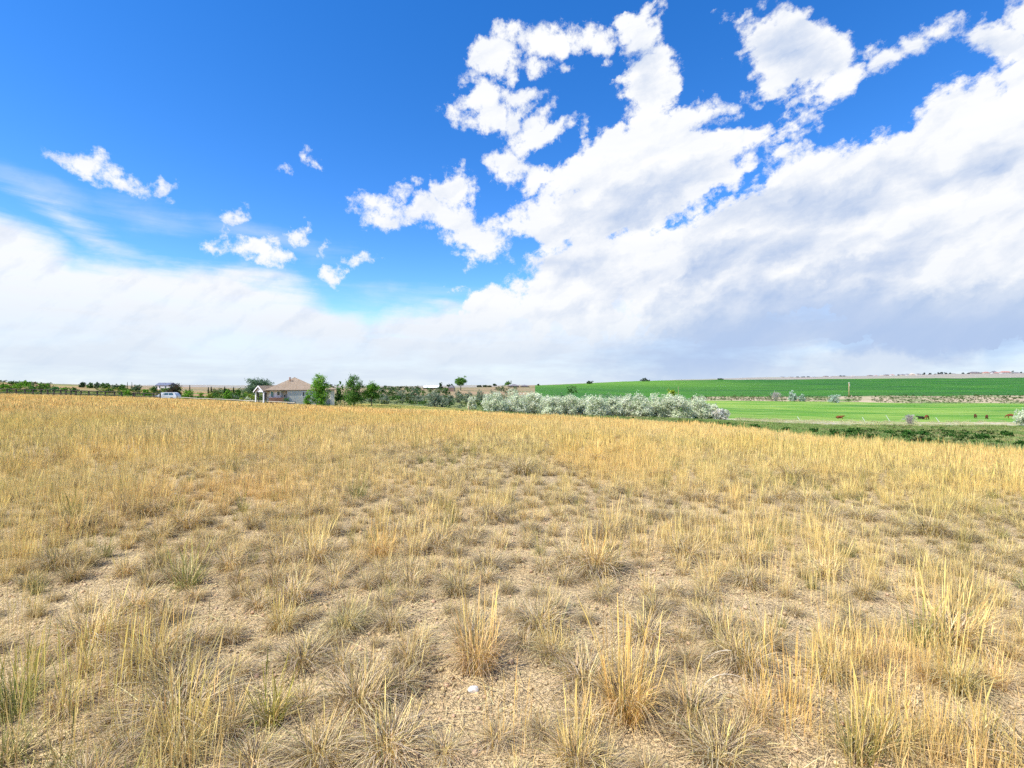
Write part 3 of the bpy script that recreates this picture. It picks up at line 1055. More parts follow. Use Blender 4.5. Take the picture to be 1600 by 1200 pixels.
    # the large tufts one can name in the foreground: (column, row of foot, variant, size, tall, tint)
    fg = [(312, 1012, 1, 1.0, 0.9, (0.95, 0.95, 0.95)), (420, 1130, 8, 1.1, 0.95, (1.15, 1.08, 0.75)), (560, 1110, 0, 1.35, 1.0, (0.95, 0.93, 0.9)), (240, 1045, 3, 1.35, 1.1, (0.9, 0.9, 0.85)),
          (745, 1045, 5, 1.3, 1.1, (1.05, 0.95, 0.85)), (640, 1040, 2, 1.05, 1.0, (0.9, 0.88, 0.85)), (862, 1030, 6, 0.95, 0.8, (0.95, 0.95, 0.85)), (980, 1120, 4, 1.35, 1.15, (1.1, 0.98, 0.75)), (1080, 1125, 1, 1.15, 0.9, (0.9, 0.88, 0.85)),
          (540, 985, 3, 1.05, 1.0, (0.9, 0.95, 0.85)), (440, 985, 7, 1.0, 1.0, (1, 1, 0.9)), (715, 928, 0, 1.1, 0.9, (0.85, 0.85, 0.8)), (595, 875, 5, 1.4, 1.1, (1.05, 0.95, 0.8)), (1140, 1030, 2, 1.1, 1.0, (1, 1, 0.9)),
          (1215, 1135, 12, 1.0, 1.15, (1.12, 0.98, 0.7)), (1230, 1125, 10, 0.9, 1.2, (1.12, 0.98, 0.7)), (20, 1120, 9, 1.3, 1.1, (0.75, 0.85, 0.7)), (80, 1150, 11, 1.0, 1.3, (0.95, 1.02, 0.75)), (150, 1140, 13, 1.0, 1.3, (0.95, 1.02, 0.75)),
          (200, 1085, 12, 1.0, 1.15, (1.0, 0.98, 0.8)), (240, 1070, 10, 1.0, 1.1, (1.05, 0.97, 0.8)), (110, 1085, 13, 1.0, 1.1, (0.95, 1.0, 0.8)), (800, 1160, 12, 0.8, 1.0, (1.1, 0.95, 0.7)), (1440, 1010, 8, 1.2, 0.9, (0.95, 1, 0.85)),
          (1300, 1060, 4, 1.1, 1.0, (1, 1, 0.9)), (1500, 1080, 6, 1.1, 1.0, (0.95, 1, 0.85)), (930, 890, 5, 1.2, 1.1, (1.05, 0.95, 0.8)), (250, 890, 1, 1.1, 1.0, (0.8, 0.8, 0.75)), (90, 890, 3, 1.3, 1.0, (0.85, 0.85, 0.8)),
          (500, 1190, 2, 1.1, 0.9, (0.95, 0.95, 0.9)), (900, 1195, 7, 1.0, 0.9, (1, 0.97, 0.85)), (280, 1190, 6, 1.1, 1.0, (0.95, 0.97, 0.8)), (1120, 1190, 0, 1.1, 0.8, (0.95, 0.95, 0.9)), (1380, 1170, 5, 1.2, 0.9, (1, 1, 0.85)), (1540, 1180, 1, 1.2, 0.9, (0.95, 0.95, 0.9))]
    xs, ys, ps, ss, ts = [], [], [], [], []
    for c, r_, v_, s_, t_, ti in fg:
        d = row_depth(c, r_, 1.2)
        xs.append((c - 800) / F * d)
        ys.append(d)
        ps.append(v_)
        s_ *= 0.80
        ss.append((s_, s_, s_ * t_))
        ts.append(ti)
    add(np.array(xs), np.array(ys), np.array(ps), np.array(ss), np.array(ts))

    X, Y = np.concatenate(X), np.concatenate(Y)
    Z = height(X, Y)
    PK, SC, TI = np.concatenate(PK), np.concatenate(SC), np.concatenate(TI)
    print('grass plants', len(X), 'blade faces', sum(len(q) for _, q, _ in V))
    return scatter('dry_grass', V, np.stack([X, Y, Z], 1), PK, rng.uniform(0, 2 * PI, len(X)), SC, TI, M_GRASS,
                   label='dry golden bunch grass growing all over the sandy field', cat='grass')


field_grass()


# ------------------------------------------------------------------ brush, verge grass
def foliage(seed, w, d, h, z0=0.0, lobes=7, nleaf=1500, leaf=0.2, cols=((0.1, 0.2, 0.04),), spiky=0.0, flat=0.55, gap=0.0, taper=0.0, low=False):
    """leaf cards in lumpy clusters filling a crown of w x d x h above z0"""
    rng = np.random.default_rng(seed)
    L = []
    for i in range(lobes):
        a = 2 * PI * (i + rng.uniform(-0.3, 0.3)) / max(lobes - 1, 1)
        zz = rng.uniform(0.22, 0.80)
        wide = math.sin(PI * min(0.98, max(0.08, zz + 0.10))) ** 0.6 * (1 - taper * zz)
        rr = 0.0 if i == 0 else rng.uniform(0.25, 0.34) * wide
        s = rng.uniform(0.24, 0.34) * (1 - 0.3 * zz * taper)
        L.append((rr * math.cos(a) * 2, rr * math.sin(a) * 2, zz if i else 0.62, s))
    L.append((0, 0, 0.35, 0.38))
    if low:
        for i in range(6):
            a = 2 * PI * i / 6 + rng.uniform(-0.4, 0.4)
            L.append((0.50 * math.cos(a), 0.50 * math.sin(a), rng.uniform(0.12, 0.22), 0.25))
    L = np.array(L)
    nclump = max(6, nleaf // 22)
    wts = L[:, 3] ** 2
    li = rng.choice(len(L), nclump, p=wts / wts.sum())
    v = rng.normal(0, 1, (nclump, 3))
    v /= np.linalg.norm(v, axis=1)[:, None]
    v[:, 2] = np.where(v[:, 2] < (-0.8 if low else -0.3), -v[:, 2] * 0.5, v[:, 2])
    rad = L[li, 3] * rng.uniform(0.55, 1.06, nclump)
    cc = np.stack([L[li, 0] * 0.5 + v[:, 0] * rad, L[li, 1] * 0.5 + v[:, 1] * rad, L[li, 2] + v[:, 2] * rad * 0.75], 1)
    cc[:, 2] = np.clip(cc[:, 2], 0.03, 1.0)
    if spiky:
        up = rng.uniform(0, 1, nclump) < spiky
        cc[up, 2] = np.minimum(1.12, cc[up, 2] + rng.uniform(0.02, 0.16, up.sum()))
    if gap:
        keep = vnoise(cc[:, 0] * 5 + 9, cc[:, 2] * 5 + seed, seed) > gap
        cc, v = cc[keep], v[keep]
        nclump = len(cc)
    per = max(1, nleaf // nclump)
    n = nclump * per
    ci = np.repeat(np.arange(nclump), per)
    span = np.array([w, d, h])
    ctr = cc[ci] * span + rng.normal(0, 1, (n, 3)) * min(w, h) * 0.052
    ctr[:, 2] = np.maximum(ctr[:, 2], leaf * 0.3) + z0
    nrm = v[ci] * 0.9 + rng.normal(0, 0.75, (n, 3)) + [0, 0, 0.35]
    nrm /= np.linalg.norm(nrm, axis=1)[:, None]
    t1 = np.cross(nrm, rng.normal(0, 1, (n, 3)))
    t1 /= np.linalg.norm(t1, axis=1)[:, None]
    t2 = np.cross(nrm, t1)
    s = leaf * rng.uniform(0.45, 1.15, n)[:, None]
    a, b = t1 * s * 0.5, t2 * s * flat * 0.5
    V = np.stack([ctr - a, ctr - b * 0.9, ctr + a, ctr + b], 1).reshape(-1, 3)
    Q = np.arange(n * 4).reshape(-1, 4)
    k = rng.integers(0, len(cols), nclump)
    base = np.asarray(cols)[k][ci] * (1 + rng.uniform(-0.18, 0.18, (nclump, 1)))[ci]
    C = np.clip(base * (1 + rng.uniform(-0.22, 0.22, (n, 1))) * (1 + rng.uniform(-0.06, 0.06, (n, 3))), 0.003, 0.9)
    return V, Q, C


WHITE = ((0.9, 0.9, 0.9), (0.7, 0.72, 0.7), (0.8, 0.85, 0.75))


def brush(name, seed, areas, label, cat):
    rng = np.random.default_rng(seed)
    V = [foliage(300 + seed * 10 + i, 1.0, 1.0, 0.75, 0, 5, 260, 0.14, WHITE, spiky=0.2) for i in range(5)]
    X, Y, S, T = [], [], [], []
    for c0, c1, k0, t0, k1, t1, n, s0, s1, tints, thr in areas:
        u = rng.uniform(0, 1, n * 2)
        c = c0 + (c1 - c0) * u
        az = np.arctan((c - 800) / F)
        br, _ = bounds(az)
        lo = br[:, k0] + (br[:, k0 + 1] - br[:, k0]) * t0 if k0 < K - 1 else br[:, k0]
        hi = br[:, k1] + (br[:, min(k1 + 1, K - 1)] - br[:, k1]) * t1
        f = rng.uniform(0, 1, n * 2)
        r = lo + (hi - lo) * f
        x, y = r * np.sin(az), r * np.cos(az)
        sc_ = 0.08 * np.maximum(r, 40)
        keep = fbm(x / sc_, y / sc_, seed + 77, 3) > thr
        x, y = x[keep][:n], y[keep][:n]
        m = len(x)
        X.append(x)
        Y.append(y)
        s = rng.uniform(s0, s1, m) * rng.lognormal(0, 0.25, m)
        S.append(np.stack([s * rng.uniform(0.9, 1.5, m), s * rng.uniform(0.9, 1.5, m), s], 1))
        tt = np.asarray(tints)[rng.integers(0, len(tints), m)]
        T.append(tt * (1 + rng.uniform(-0.25, 0.25, (m, 1))))
    X, Y, S, T = np.concatenate(X), np.concatenate(Y), np.concatenate(S), np.concatenate(T)
    Z = height(X, Y) - 0.03
    return scatter(name, V, np.stack([X, Y, Z], 1), rng.integers(0, 5, len(X)), rng.uniform(0, 6.28, len(X)), S, T, M_GRASS, label=label, cat=cat)


G_DK, G_MD, G_BR, G_YL = (0.06, 0.13, 0.03), (0.11, 0.22, 0.05), (0.17, 0.34, 0.05), (0.36, 0.42, 0.07)
G_OL, G_GR, G_BN, G_SV = (0.19, 0.21, 0.08), (0.22, 0.27, 0.17), (0.25, 0.17, 0.09), (0.36, 0.40, 0.30)
brush('hillside_brush', 1, [
    (-250, 330, 1, 0.1, 2, 0.55, 1000, 0.5, 1.1, (G_BR, G_MD, G_OL, G_DK, G_YL), 0.42),
    (-250, 255, 2, 0.55, 2, 1.0, 420, 0.6, 1.3, (G_DK, G_MD, G_GR, G_BN), 0.47),
    (250, 420, 1, 0.3, 3, 0.5, 650, 0.6, 1.5, (G_MD, G_BR, G_OL, G_GR, G_YL), 0.42),
    (-250, 520, 0, 0.25, 0, 0.95, 260, 0.3, 0.6, (G_OL, G_MD, G_YL), 0.5)],
    'low mixed green brush covering the bank behind the rail fences', 'brush')
brush('scrubland_brush', 2, [
    (525, 900, 1, 0.2, 3, 0.3, 900, 0.7, 1.7, (G_DK, G_OL, G_MD, G_GR, G_GR), 0.36),
    (590, 900, 3, 0.3, 4, 0.5, 300, 1.2, 2.6, (G_DK, G_GR, G_MD), 0.44),
    (400, 860, 4, 0.5, 4, 1.0, 90, 1.5, 3.0, (G_DK, G_OL), 0.5),
    (745, 1150, 1, 0.0, 1, 1.0, 160, 0.5, 1.0, (G_MD, G_OL, G_DK), 0.4)],
    'dull green and grey scrub filling the hollow between field and ridge', 'scrub')
brush('verge_brush', 3, [
    (745, 1100, 0, 0.2, 0, 0.98, 700, 0.25, 0.5, (G_MD, G_OL, G_MD), 0.38),
    (1050, 1950, 0, 0.03, 0, 0.42, 3600, 0.26, 0.48, (G_DK, G_MD, G_DK, G_OL), 0.36),
    (1150, 1950, 0, 0.5, 0, 0.95, 500, 0.25, 0.45, (G_MD, G_OL), 0.48),
    (528, 745, 0, 0.05, 0, 0.9, 260, 0.2, 0.45, (G_MD, G_OL, G_DK), 0.46)],
    'low dark green weeds massed along the far edge of the dry field', 'weeds')
brush('sandy_strip_brush', 4, [
    (1080, 1950, 3, 0.0, 3, 1.0, 2800, 0.5, 1.2, (G_DK, G_MD, G_MD, G_OL), 0.35),
    (1080, 1950, 2, 0.90, 2, 1.0, 160, 0.4, 0.8, (G_OL, G_MD, G_SV), 0.46)],
    'scattered small shrubs dotting the pale sandy strip below the crop field', 'shrubs')


def verge_grass():
    rng = np.random.default_rng(77)
    V = []
    for i in range(3):
        V.append(stalks(400 + i, 60, 0.6, 0.36, wmul=4.5, gold=(0.9, 0.9, 0.85)))
    az = rng.uniform(R(-58), R(60), 26000)
    br, _ = bounds(az)
    # from the field edge to the pasture; also a thin scatter of pale heads on the pasture's near side
    f = rng.uniform(0, 1, len(az)) ** 1.2
    r = br[:, 0] + (br[:, 2] * 1.02 - br[:, 0]) * f
    x, y = r * np.sin(az), r * np.cos(az)
    col = 800 + F * np.tan(az)
    n1 = fbm(x / 7.0, y / 7.0, 90)
    tan_ = np.array([0.60, 0.50, 0.26])
    grn = np.array([0.26, 0.36, 0.11])
    yel = np.array([0.92, 0.78, 0.30])
    pal = np.array([0.74, 0.68, 0.44])
    k = np.clip((n1 - 0.36) * 6, 0, 1)[:, None]
    k = np.where((col > 1000)[:, None], np.clip(k + 0.45, 0, 1), k)
    T = tan_ * (1 - k) + grn * k
    mid = ((col > 528) & (col < 745))[:, None]
    T = np.where(mid, yel * (1 - k * 0.5) + grn * k * 0.5, T)
    faru = (r > br[:, 1])[:, None]
    T = np.where(faru & (col > 745)[:, None], pal * (1 - k * 0.4) + grn * k * 0.4, T)
    T = T * (1 + rng.uniform(-0.15, 0.15, (len(x), 1)))
    keep = (rng.uniform(0, 1, len(x)) < np.where(r < 60, 1.0, 0.6)) & ~((col > 528) & (col < 1150) & (r > br[:, 1]))
    x, y, T = x[keep], y[keep], T[keep]
    n = len(x)
    s = rng.uniform(0.6, 1.1, n)
    scatter('verge_grass', V, np.stack([x, y, height(x, y)], 1), rng.integers(0, 3, n), rng.uniform(0, 6.28, n), np.stack([s, s, s * rng.uniform(0.6, 1.0, n)], 1), T, M_GRASS,
            label='mixed tan and green grass between the golden field and the pasture', cat='grass')


verge_grass()

# ------------------------------------------------------------------ trees and shrubs
ORD = ['first', 'second', 'third', 'fourth', 'fifth', 'sixth', 'seventh', 'eighth', 'ninth', 'tenth', 'eleventh', 'twelfth', 'thirteenth', 'fourteenth',
       'fifteenth', 'sixteenth', 'seventeenth', 'eighteenth', 'nineteenth', 'twentieth', 'twenty-first', 'twenty-second', 'twenty-third', 'twenty-fourth']
SEED = [1000]
SILVER = ((0.67, 0.71, 0.50), (0.61, 0.66, 0.43), (0.72, 0.74, 0.56), (0.56, 0.63, 0.40))
SILVER_D = ((0.22, 0.27, 0.18), (0.28, 0.32, 0.22), (0.19, 0.25, 0.15))
COTTON = ((0.13, 0.20, 0.11), (0.10, 0.165, 0.085), (0.16, 0.23, 0.13))
BRIGHT = ((0.16, 0.35, 0.035), (0.11, 0.27, 0.03), (0.21, 0.40, 0.05))
MIDG = ((0.10, 0.22, 0.04), (0.13, 0.26, 0.05), (0.07, 0.16, 0.035))
DARK = ((0.045, 0.09, 0.035), (0.06, 0.11, 0.04))
RUST = ((0.10, 0.065, 0.04), (0.075, 0.055, 0.035), (0.07, 0.09, 0.04))
YELG = ((0.34, 0.43, 0.045), (0.27, 0.38, 0.04), (0.40, 0.46, 0.07))
TWIG = ((0.56, 0.50, 0.44), (0.48, 0.43, 0.38))


def plant(name, label, cat, col, top, w, depth, cols, group=None, trunk=0.0, nleaf=1200, leaf=None, spiky=0.2, lobes=7, gap=0.0, taper=0.2, sink=0.05, deep=0.9, lean=0.0):
    """a tree or bush w photograph pixels wide whose top shows in row `top`; it stands on the land at `depth`"""
    SEED[0] += 1
    sd_ = SEED[0]
    rng = random.Random(sd_)
    x, y, z = at(col, depth)
    W = w / F * depth
    H = max(0.25, EYE - (top - 600) / F * depth - z)
    root = link(name, None, loc=(x, y, z - sink), rot=rng.uniform(-0.3, 0.3), label=label, cat=cat, group=group)
    z0 = H * trunk
    leaf = leaf or max(0.10, 0.00165 * depth + 0.02 * W)
    tree = cat in ('tree',)
    nleaf = int(nleaf * 1.45)
    leaf *= 1.12
    v, q, c = foliage(sd_, W * 0.94, W * deep, (H - z0) * 0.97 + sink, z0, lobes, nleaf, leaf, cols, spiky, gap=gap, taper=taper, low=not tree or trunk < 0.06)
    link('crown' if tree else 'foliage', mesh_np('crown_mesh', v, q, None, [M_LEAF], c), root)
    bm = bmesh.new()
    r0 = max(0.03, W * (0.035 if tree else 0.02))
    if tree:
        top_ = Vector((lean, 0, H * 0.72))
        mid = Vector((lean * 0.3 + W * rng.uniform(-0.03, 0.03), W * rng.uniform(-0.03, 0.03), max(z0, H * 0.3)))
        tube(bm, (0, 0, -0.2), mid, r0, r0 * 0.7)
        tube(bm, mid, top_, r0 * 0.7, r0 * 0.2)
        for i in range(6):
            a = i * 1.1 + rng.random()
            k = rng.uniform(0.0, 0.8)
            p = mid.lerp(top_, k)
            tube(bm, p, p + Vector((math.cos(a) * W * 0.3, math.sin(a) * W * 0.3, H * rng.uniform(0.12, 0.25))), r0 * 0.4, r0 * 0.12, 5)
    else:
        for i in range(5):
            a = i * 1.26 + rng.random()
            tube(bm, (0, 0, -0.1), (math.cos(a) * W * 0.25, math.sin(a) * W * 0.25, H * rng.uniform(0.45, 0.75)), r0, r0 * 0.3, 5)
    link('trunk' if tree else 'stems', bm_mesh(bm, 'wood', [M_BARK]), root)
    return root


def twig_bush(name, label, col, top, w, depth, n=170, cols=TWIG, group=None, leafy=0):
    """a bare or half-bare bush: a fan of thin branching twigs"""
    SEED[0] += 1
    rng = np.random.default_rng(SEED[0])
    x, y, z = at(col, depth)
    W, H = w / F * depth, EYE - (top - 600) / F * depth - z
    root = link(name, None, loc=(x, y, z - 0.05), label=label, cat='bush', group=group)
    a = rng.uniform(0, 2 * PI, n)
    base = np.stack([np.cos(a) * W * 0.06, np.sin(a) * W * 0.06, np.zeros(n)], 1)
    th = np.abs(rng.normal(0.0, 0.42, n))
    p1 = blades(rng, base, a, th * 0.7, th * 1.2, H * rng.uniform(0.6, 1.08, n), np.full(n, max(0.02, 0.0006 * depth)), 4, jitter(rng, cols[0], n, 0.25))
    # side twigs
    m = n * 4
    i = rng.integers(0, n, m)
    t = rng.uniform(0.35, 0.95, m)
    d = np.stack([np.sin(th[i]) * np.cos(a[i]), np.sin(th[i]) * np.sin(a[i]), np.cos(th[i])], 1)
    b2 = base[i] + d * (H * 0.85 * t)[:, None]
    p2 = blades(rng, b2, a[i] + rng.normal(0, 0.9, m), th[i] + rng.normal(0.3, 0.3, m), th[i] + rng.normal(0.1, 0.3, m), H * rng.uniform(0.10, 0.25, m), np.full(m, max(0.015, 0.0005 * depth)), 2, jitter(rng, cols[1], m, 0.25))
    v, q, c = cat_parts([p1, p2])
    link('twigs', mesh_np('twig_mesh', v, q, None, [M_LEAF], c), root)
    if leafy:
        v, q, c = foliage(SEED[0], W * 0.9, W * 0.9, H * 0.8, H * 0.18, 6, leafy, 0.0016 * depth + 0.05, ((0.60, 0.58, 0.52), (0.52, 0.52, 0.45)), 0.3)
        link('foliage', mesh_np('leaf_mesh', v, q, None, [M_LEAF], c), root)
    return root


def beyond(col, row, d0=None):
    """depth past the field edge whose ground shows in that row"""
    d = np.geomspace(d0 or edge_depth(col), 900, 900)
    x = (col - 800.0) / F * d
    yy = 600 + F * (EYE - height(x, d)) / d
    i = np.nonzero(yy <= row)[0]
    return float(d[i[0]]) if len(i) else 300.0


# the long row of pale bushes on the near side of the pasture
row = [(776, 609, 38, 0), (803, 606, 40, 1), (834, 610, 34, 2), (862, 613, 30, 1), (888, 614, 26, 0), (908, 617, 22, 0), (932, 613, 34, 3), (957, 616, 24, 0), (976, 613, 27, 0),
       (1001, 611, 29, 2), (1024, 611, 27, 0), (1044, 613, 26, 0), (1064, 616, 28, 0), (1091, 617, 34, 1), (1112, 630, 20, 4), (1126, 635, 22, 5)]
look = {0: 'rounded silver-green bush', 1: 'broad silver-green bush', 2: 'tall silver-green bush', 3: 'domed pale silver bush', 4: 'low silver-green bush', 5: 'low pinkish-grey bush'}
for i, (c, t_, w, k) in enumerate(row):
    where = ('leftmost of' if i == 0 else 'rightmost of' if i == len(row) - 1 else ORD[i] + ' from the left in')
    twd = 'the long silver row by the pasture'
    dd = beyond(c, 651 + (c - 900) * 0.012 + (i % 2) * 1.2 if c > 860 else 645, 70)
    dd = 88 + (i % 3) * 2.5 if c < 1000 else 92 + (i % 3) * 2.0
    plant('silver_bush', '%s, %s %s' % (look[k], where, twd), 'bush', c, t_, w * 1.25, dd, SILVER if k != 5 else ((0.60, 0.56, 0.46), (0.62, 0.64, 0.54)), 'silver bushes in the long row beside the pasture', nleaf=4600 if i < 14 else 2000,
          leaf=0.27, spiky=0.0, lobes=9, taper=0.1, gap=0.08)
plant('silver_bush', 'small silver-green bush standing alone just left of the long row', 'bush', 737, 617, 18, 92, SILVER, None, nleaf=1500, leaf=0.26, lobes=6)
plant('silver_bush', 'grey-green bush top rising behind the middle of the silver row', 'bush', 983, 606, 16, 118, SILVER_D, None, nleaf=1300, leaf=0.3)
for i, (c, t_, w, d) in enumerate([(876, 612, 14, 120), (952, 611, 16, 125), (966, 612, 14, 121)]):
    plant('grey_bush', ['dark grey bush peeping over the silver row, left one of three', 'grey bush top behind the silver row, middle one of three', 'grey bush top behind the silver row, right one of three'][i], 'bush', c, t_, w, d, SILVER_D, 'dark grey bushes behind the silver row', nleaf=700)
plant('yellow_green_tree', 'vivid yellow-green tree rising behind the silver bush row beside a thin post', 'tree', 1050, 603.5, 18, 150, YELG, trunk=0.04, nleaf=2400, leaf=0.42)

# grey-green bushes in the hollow left of the row
for i, (c, t_, w, d, cs, lb) in enumerate([
        (601, 615, 17, 108, SILVER_D, 'small blue-grey bush just right of the round green tree'),
        (681, 610, 42, 106, SILVER_D, 'largest grey-green bush in the middle hollow, wide and domed'),
        (655, 613, 18, 122, SILVER_D, 'grey bush touching the left side of the wide domed one'),
        (703, 612, 18, 112, SILVER_D, 'upright grey bush touching the right side of the wide domed one'),
        (626, 607, 20, 150, SILVER_D, 'grey-green bush under the small far conifers in the hollow'),
        (647, 607, 22, 158, COTTON, 'grey-green bush below the left end of the white barn roof'),
        (716, 609, 18, 140, SILVER_D, 'grey-green bush in the hollow below the big round-crowned tree'),
        (733, 609, 18, 146, SILVER_D, 'grey bush in the hollow, second right of the round-crowned tree'),
        (750, 610, 20, 150, SILVER_D, 'grey bush behind the left end of the silver row'),
        (768, 609, 16, 160, COTTON, 'dark grey bush peeping above the left end of the silver row')]):
    plant('grey_bush', lb, 'bush', c, t_, w, d, cs, 'grey-green bushes in the hollow', nleaf=2200 if w > 30 else 900, lobes=8)

# trees by and behind the house
plant('cottonwood_tree', 'large grey-green tree with loose crown behind the left side of the house', 'tree', 404, 589, 48, 132, COTTON, trunk=0.12, nleaf=4200, leaf=0.38, lobes=11, gap=0.30, spiky=0.3)
plant('poplar_tree', 'bright green pointed tree in front of the right end of the house', 'tree', 500, 583.5, 32, 84, BRIGHT, trunk=0.03, nleaf=5200, leaf=0.22, lobes=12, taper=0.35, spiky=0.5, gap=0.12)
plant('young_tree', 'small bright green tree against the pale side wall of the house', 'tree', 481, 608.5, 15, 83, BRIGHT, trunk=0.05, nleaf=1500, leaf=0.17, lobes=7, taper=0.35)
plant('thin_tree', 'thin dark green tree right of the white end wall of the house', 'tree', 530, 597, 15, 98, MIDG, trunk=0.03, nleaf=1500, leaf=0.24, taper=0.5, gap=0.25, spiky=0.4)
plant('poplar_tree', 'tall dark green tree with ragged top, left of the round one, right of the house', 'tree', 553, 583, 31, 88, MIDG, trunk=0.04, nleaf=4200, leaf=0.23, lobes=12, taper=0.25, spiky=0.5, gap=0.12)
plant('poplar_tree', 'slim ragged dark sapling leaning on the left of the tall tree beyond the house', 'tree', 536, 596, 9, 90, MIDG, trunk=0.05, nleaf=600, leaf=0.22, taper=0.4, gap=0.25)
plant('round_tree', 'round green tree with dark underside, right of the tall ragged tree', 'tree', 581, 597, 29, 90, BRIGHT[:2] + MIDG, trunk=0.16, nleaf=3600, leaf=0.23, lobes=9, taper=0.1)
plant('cream_bush', 'low pale flowering bush at the foot of the thin tree by the house', 'bush', 536, 623, 20, 82, ((0.60, 0.52, 0.28), (0.50, 0.46, 0.2)), nleaf=900, leaf=0.14)
plant('foundation_shrub', 'dark low shrub by the brick planter at the front of the house', 'shrub', 446, 620.5, 13, 89.5, MIDG, nleaf=700, leaf=0.13)
plant('foundation_shrub', 'dark low shrub at the foot of the porch of the house', 'shrub', 417, 624.5, 10, 90, MIDG, nleaf=500, leaf=0.13)

# garden left of the house
for c, t_, w, d, cs, kind, lb, n in [
        (272, 598.5, 23, 106, RUST, 'tree', 'dark reddish-brown leaved tree just right of the white parked vehicle', 2600),
        (293, 606.5, 22, 112, BRIGHT, 'bush', 'bright green rounded bush right of the dark reddish tree', 1500),
        (313, 611, 13, 114, YELG[1:2] + BRIGHT, 'bush', 'yellowish green bush halfway between the dark tree and the conifers', 700),
        (329, 611, 14, 100, ((0.24, 0.30, 0.04), (0.18, 0.26, 0.04)), 'bush', 'olive-yellow bush in front of the pair of small conifers', 900),
        (356, 608, 14, 108, BRIGHT, 'tree', 'light green young tree right of a dark slim conifer', 1100),
        (372, 607, 13, 128, MIDG, 'tree', 'dark green tree at the left foot of the large grey-green one', 900),
        (369, 616, 18, 108, G_GR and (G_GR, G_MD), 'bush', 'low grey-green bush below the light green young tree', 800),
        (378, 614.5, 9, 98, YELG, 'bush', 'vivid yellow bush farthest left of the two near the porch', 600),
        (398, 614.5, 7, 95, YELG, 'bush', 'vivid yellow bush touching the left porch post', 500),
        (388, 620, 14, 97, SILVER, 'bush', 'low whitish bush between the two yellow bushes', 500)]:
    plant('garden_' + ('tree' if kind == 'tree' else 'bush'), lb, kind, c, t_, w, d, cs, trunk=0.05 if kind == 'tree' else 0, nleaf=n)


def conifer(label, col, top, w, depth, cols=DARK, group=None, name='conifer_tree'):
    SEED[0] += 1
    rng = np.random.default_rng(SEED[0])
    x, y, z = at(col, depth)
    W, H = w / F * depth, EYE - (top - 600) / F * depth - z
    root = link(name, None, loc=(x, y, z - 0.1), label=label, cat='tree', group=group)
    n = 700
    t = rng.uniform(0.06, 1, n) ** 0.8
    a = rng.uniform(0, 2 * PI, n)
    r = W * 0.5 * (1 - t) ** 0.8 * rng.uniform(0.5, 1.05, n) * (0.8 + 0.2 * np.sin(t * 40))
    ctr = np.stack([r * np.cos(a), r * np.sin(a), t * H], 1)
    s = (W * 0.16 + 0.1) * rng.uniform(0.6, 1.2, n)
    out = np.stack([np.cos(a), np.sin(a), rng.uniform(-0.5, 0.1, n)], 1)
    sid = np.stack([-np.sin(a), np.cos(a), rng.uniform(-0.3, 0.3, n)], 1)
    A, B = out * s[:, None] * 0.5, sid * s[:, None] * 0.35
    V = np.stack([ctr - A, ctr - B, ctr + A, ctr + B], 1).reshape(-1, 3)
    C = np.asarray(cols)[rng.integers(0, len(cols), n)] * (1 + rng.uniform(-0.25, 0.25, (n, 1)))
    link('crown', mesh_np('needles', V, np.arange(4 * n).reshape(-1, 4), None, [M_LEAF], C), root)
    bm = bmesh.new()
    tube(bm, (0, 0, -0.2), (0, 0, H * 0.95), W * 0.05 + 0.03, 0.02)
    link('trunk', bm_mesh(bm, 'wood', [M_BARK]), root)
    return root


for c, t_, w, d, lb in [(296.5, 601, 3.5, 150, 'lone slim dark conifer rising above the bright green rounded bush'), (325.5, 604.5, 4.5, 160, 'left one of two little dark conifers on the skyline'), (330, 603.5, 5, 160, 'right one of two little dark conifers on the skyline'),
                        (351, 603.5, 7, 120, 'slim dark conifer touching the light green young tree'), (365, 604, 5, 150, 'small dark conifer nearest the large grey-green tree'),
                        (199, 596.5, 1.8, 175, 'left one of two thin spires on the bank skyline'), (206, 596.5, 1.8, 175, 'right one of two thin spires on the bank skyline')]:
    conifer(lb, c, t_, w, d)

# bushes one can tell apart on the bank at the left, from left to right
bank = [(8, 599.5, 17, 140, BRIGHT), (22, 594.6, 14, 175, MIDG), (27, 597.5, 20, 145, YELG[1:2] + BRIGHT), (41, 593.3, 18, 165, BRIGHT), (52, 601, 12, 132, MIDG), (69, 598, 19, 150, BRIGHT), (86, 603, 16, 135, ((0.10, 0.27, 0.09), (0.13, 0.30, 0.08))),
        (101, 604, 15, 134, BRIGHT), (115, 605, 13, 132, MIDG), (128, 597, 11, 172, DARK), (141, 597, 11, 170, MIDG), (152, 596.6, 10, 172, COTTON), (164, 596.8, 16, 168, MIDG), (181, 599, 13, 165, COTTON), (191, 599, 12, 165, MIDG),
        (196, 607, 18, 122, BRIGHT), (213, 599.5, 16, 160, COTTON), (228, 608, 16, 124, BRIGHT), (241, 602, 13, 150, MIDG)]
word = {id(BRIGHT): 'bright green', id(MIDG): 'mid green', id(DARK): 'dark green', id(COTTON): 'grey-green'}
for i, (c, t_, w, d, cs) in enumerate(bank):
    plant('bank_bush', '%s bush on the bank behind the rail fence, %s from the left' % (word.get(id(cs), 'yellow-green'), ORD[i]), 'bush', c, t_, w, d, cs, 'bushes on the bank behind the left rail fence', nleaf=900, deep=0.8)

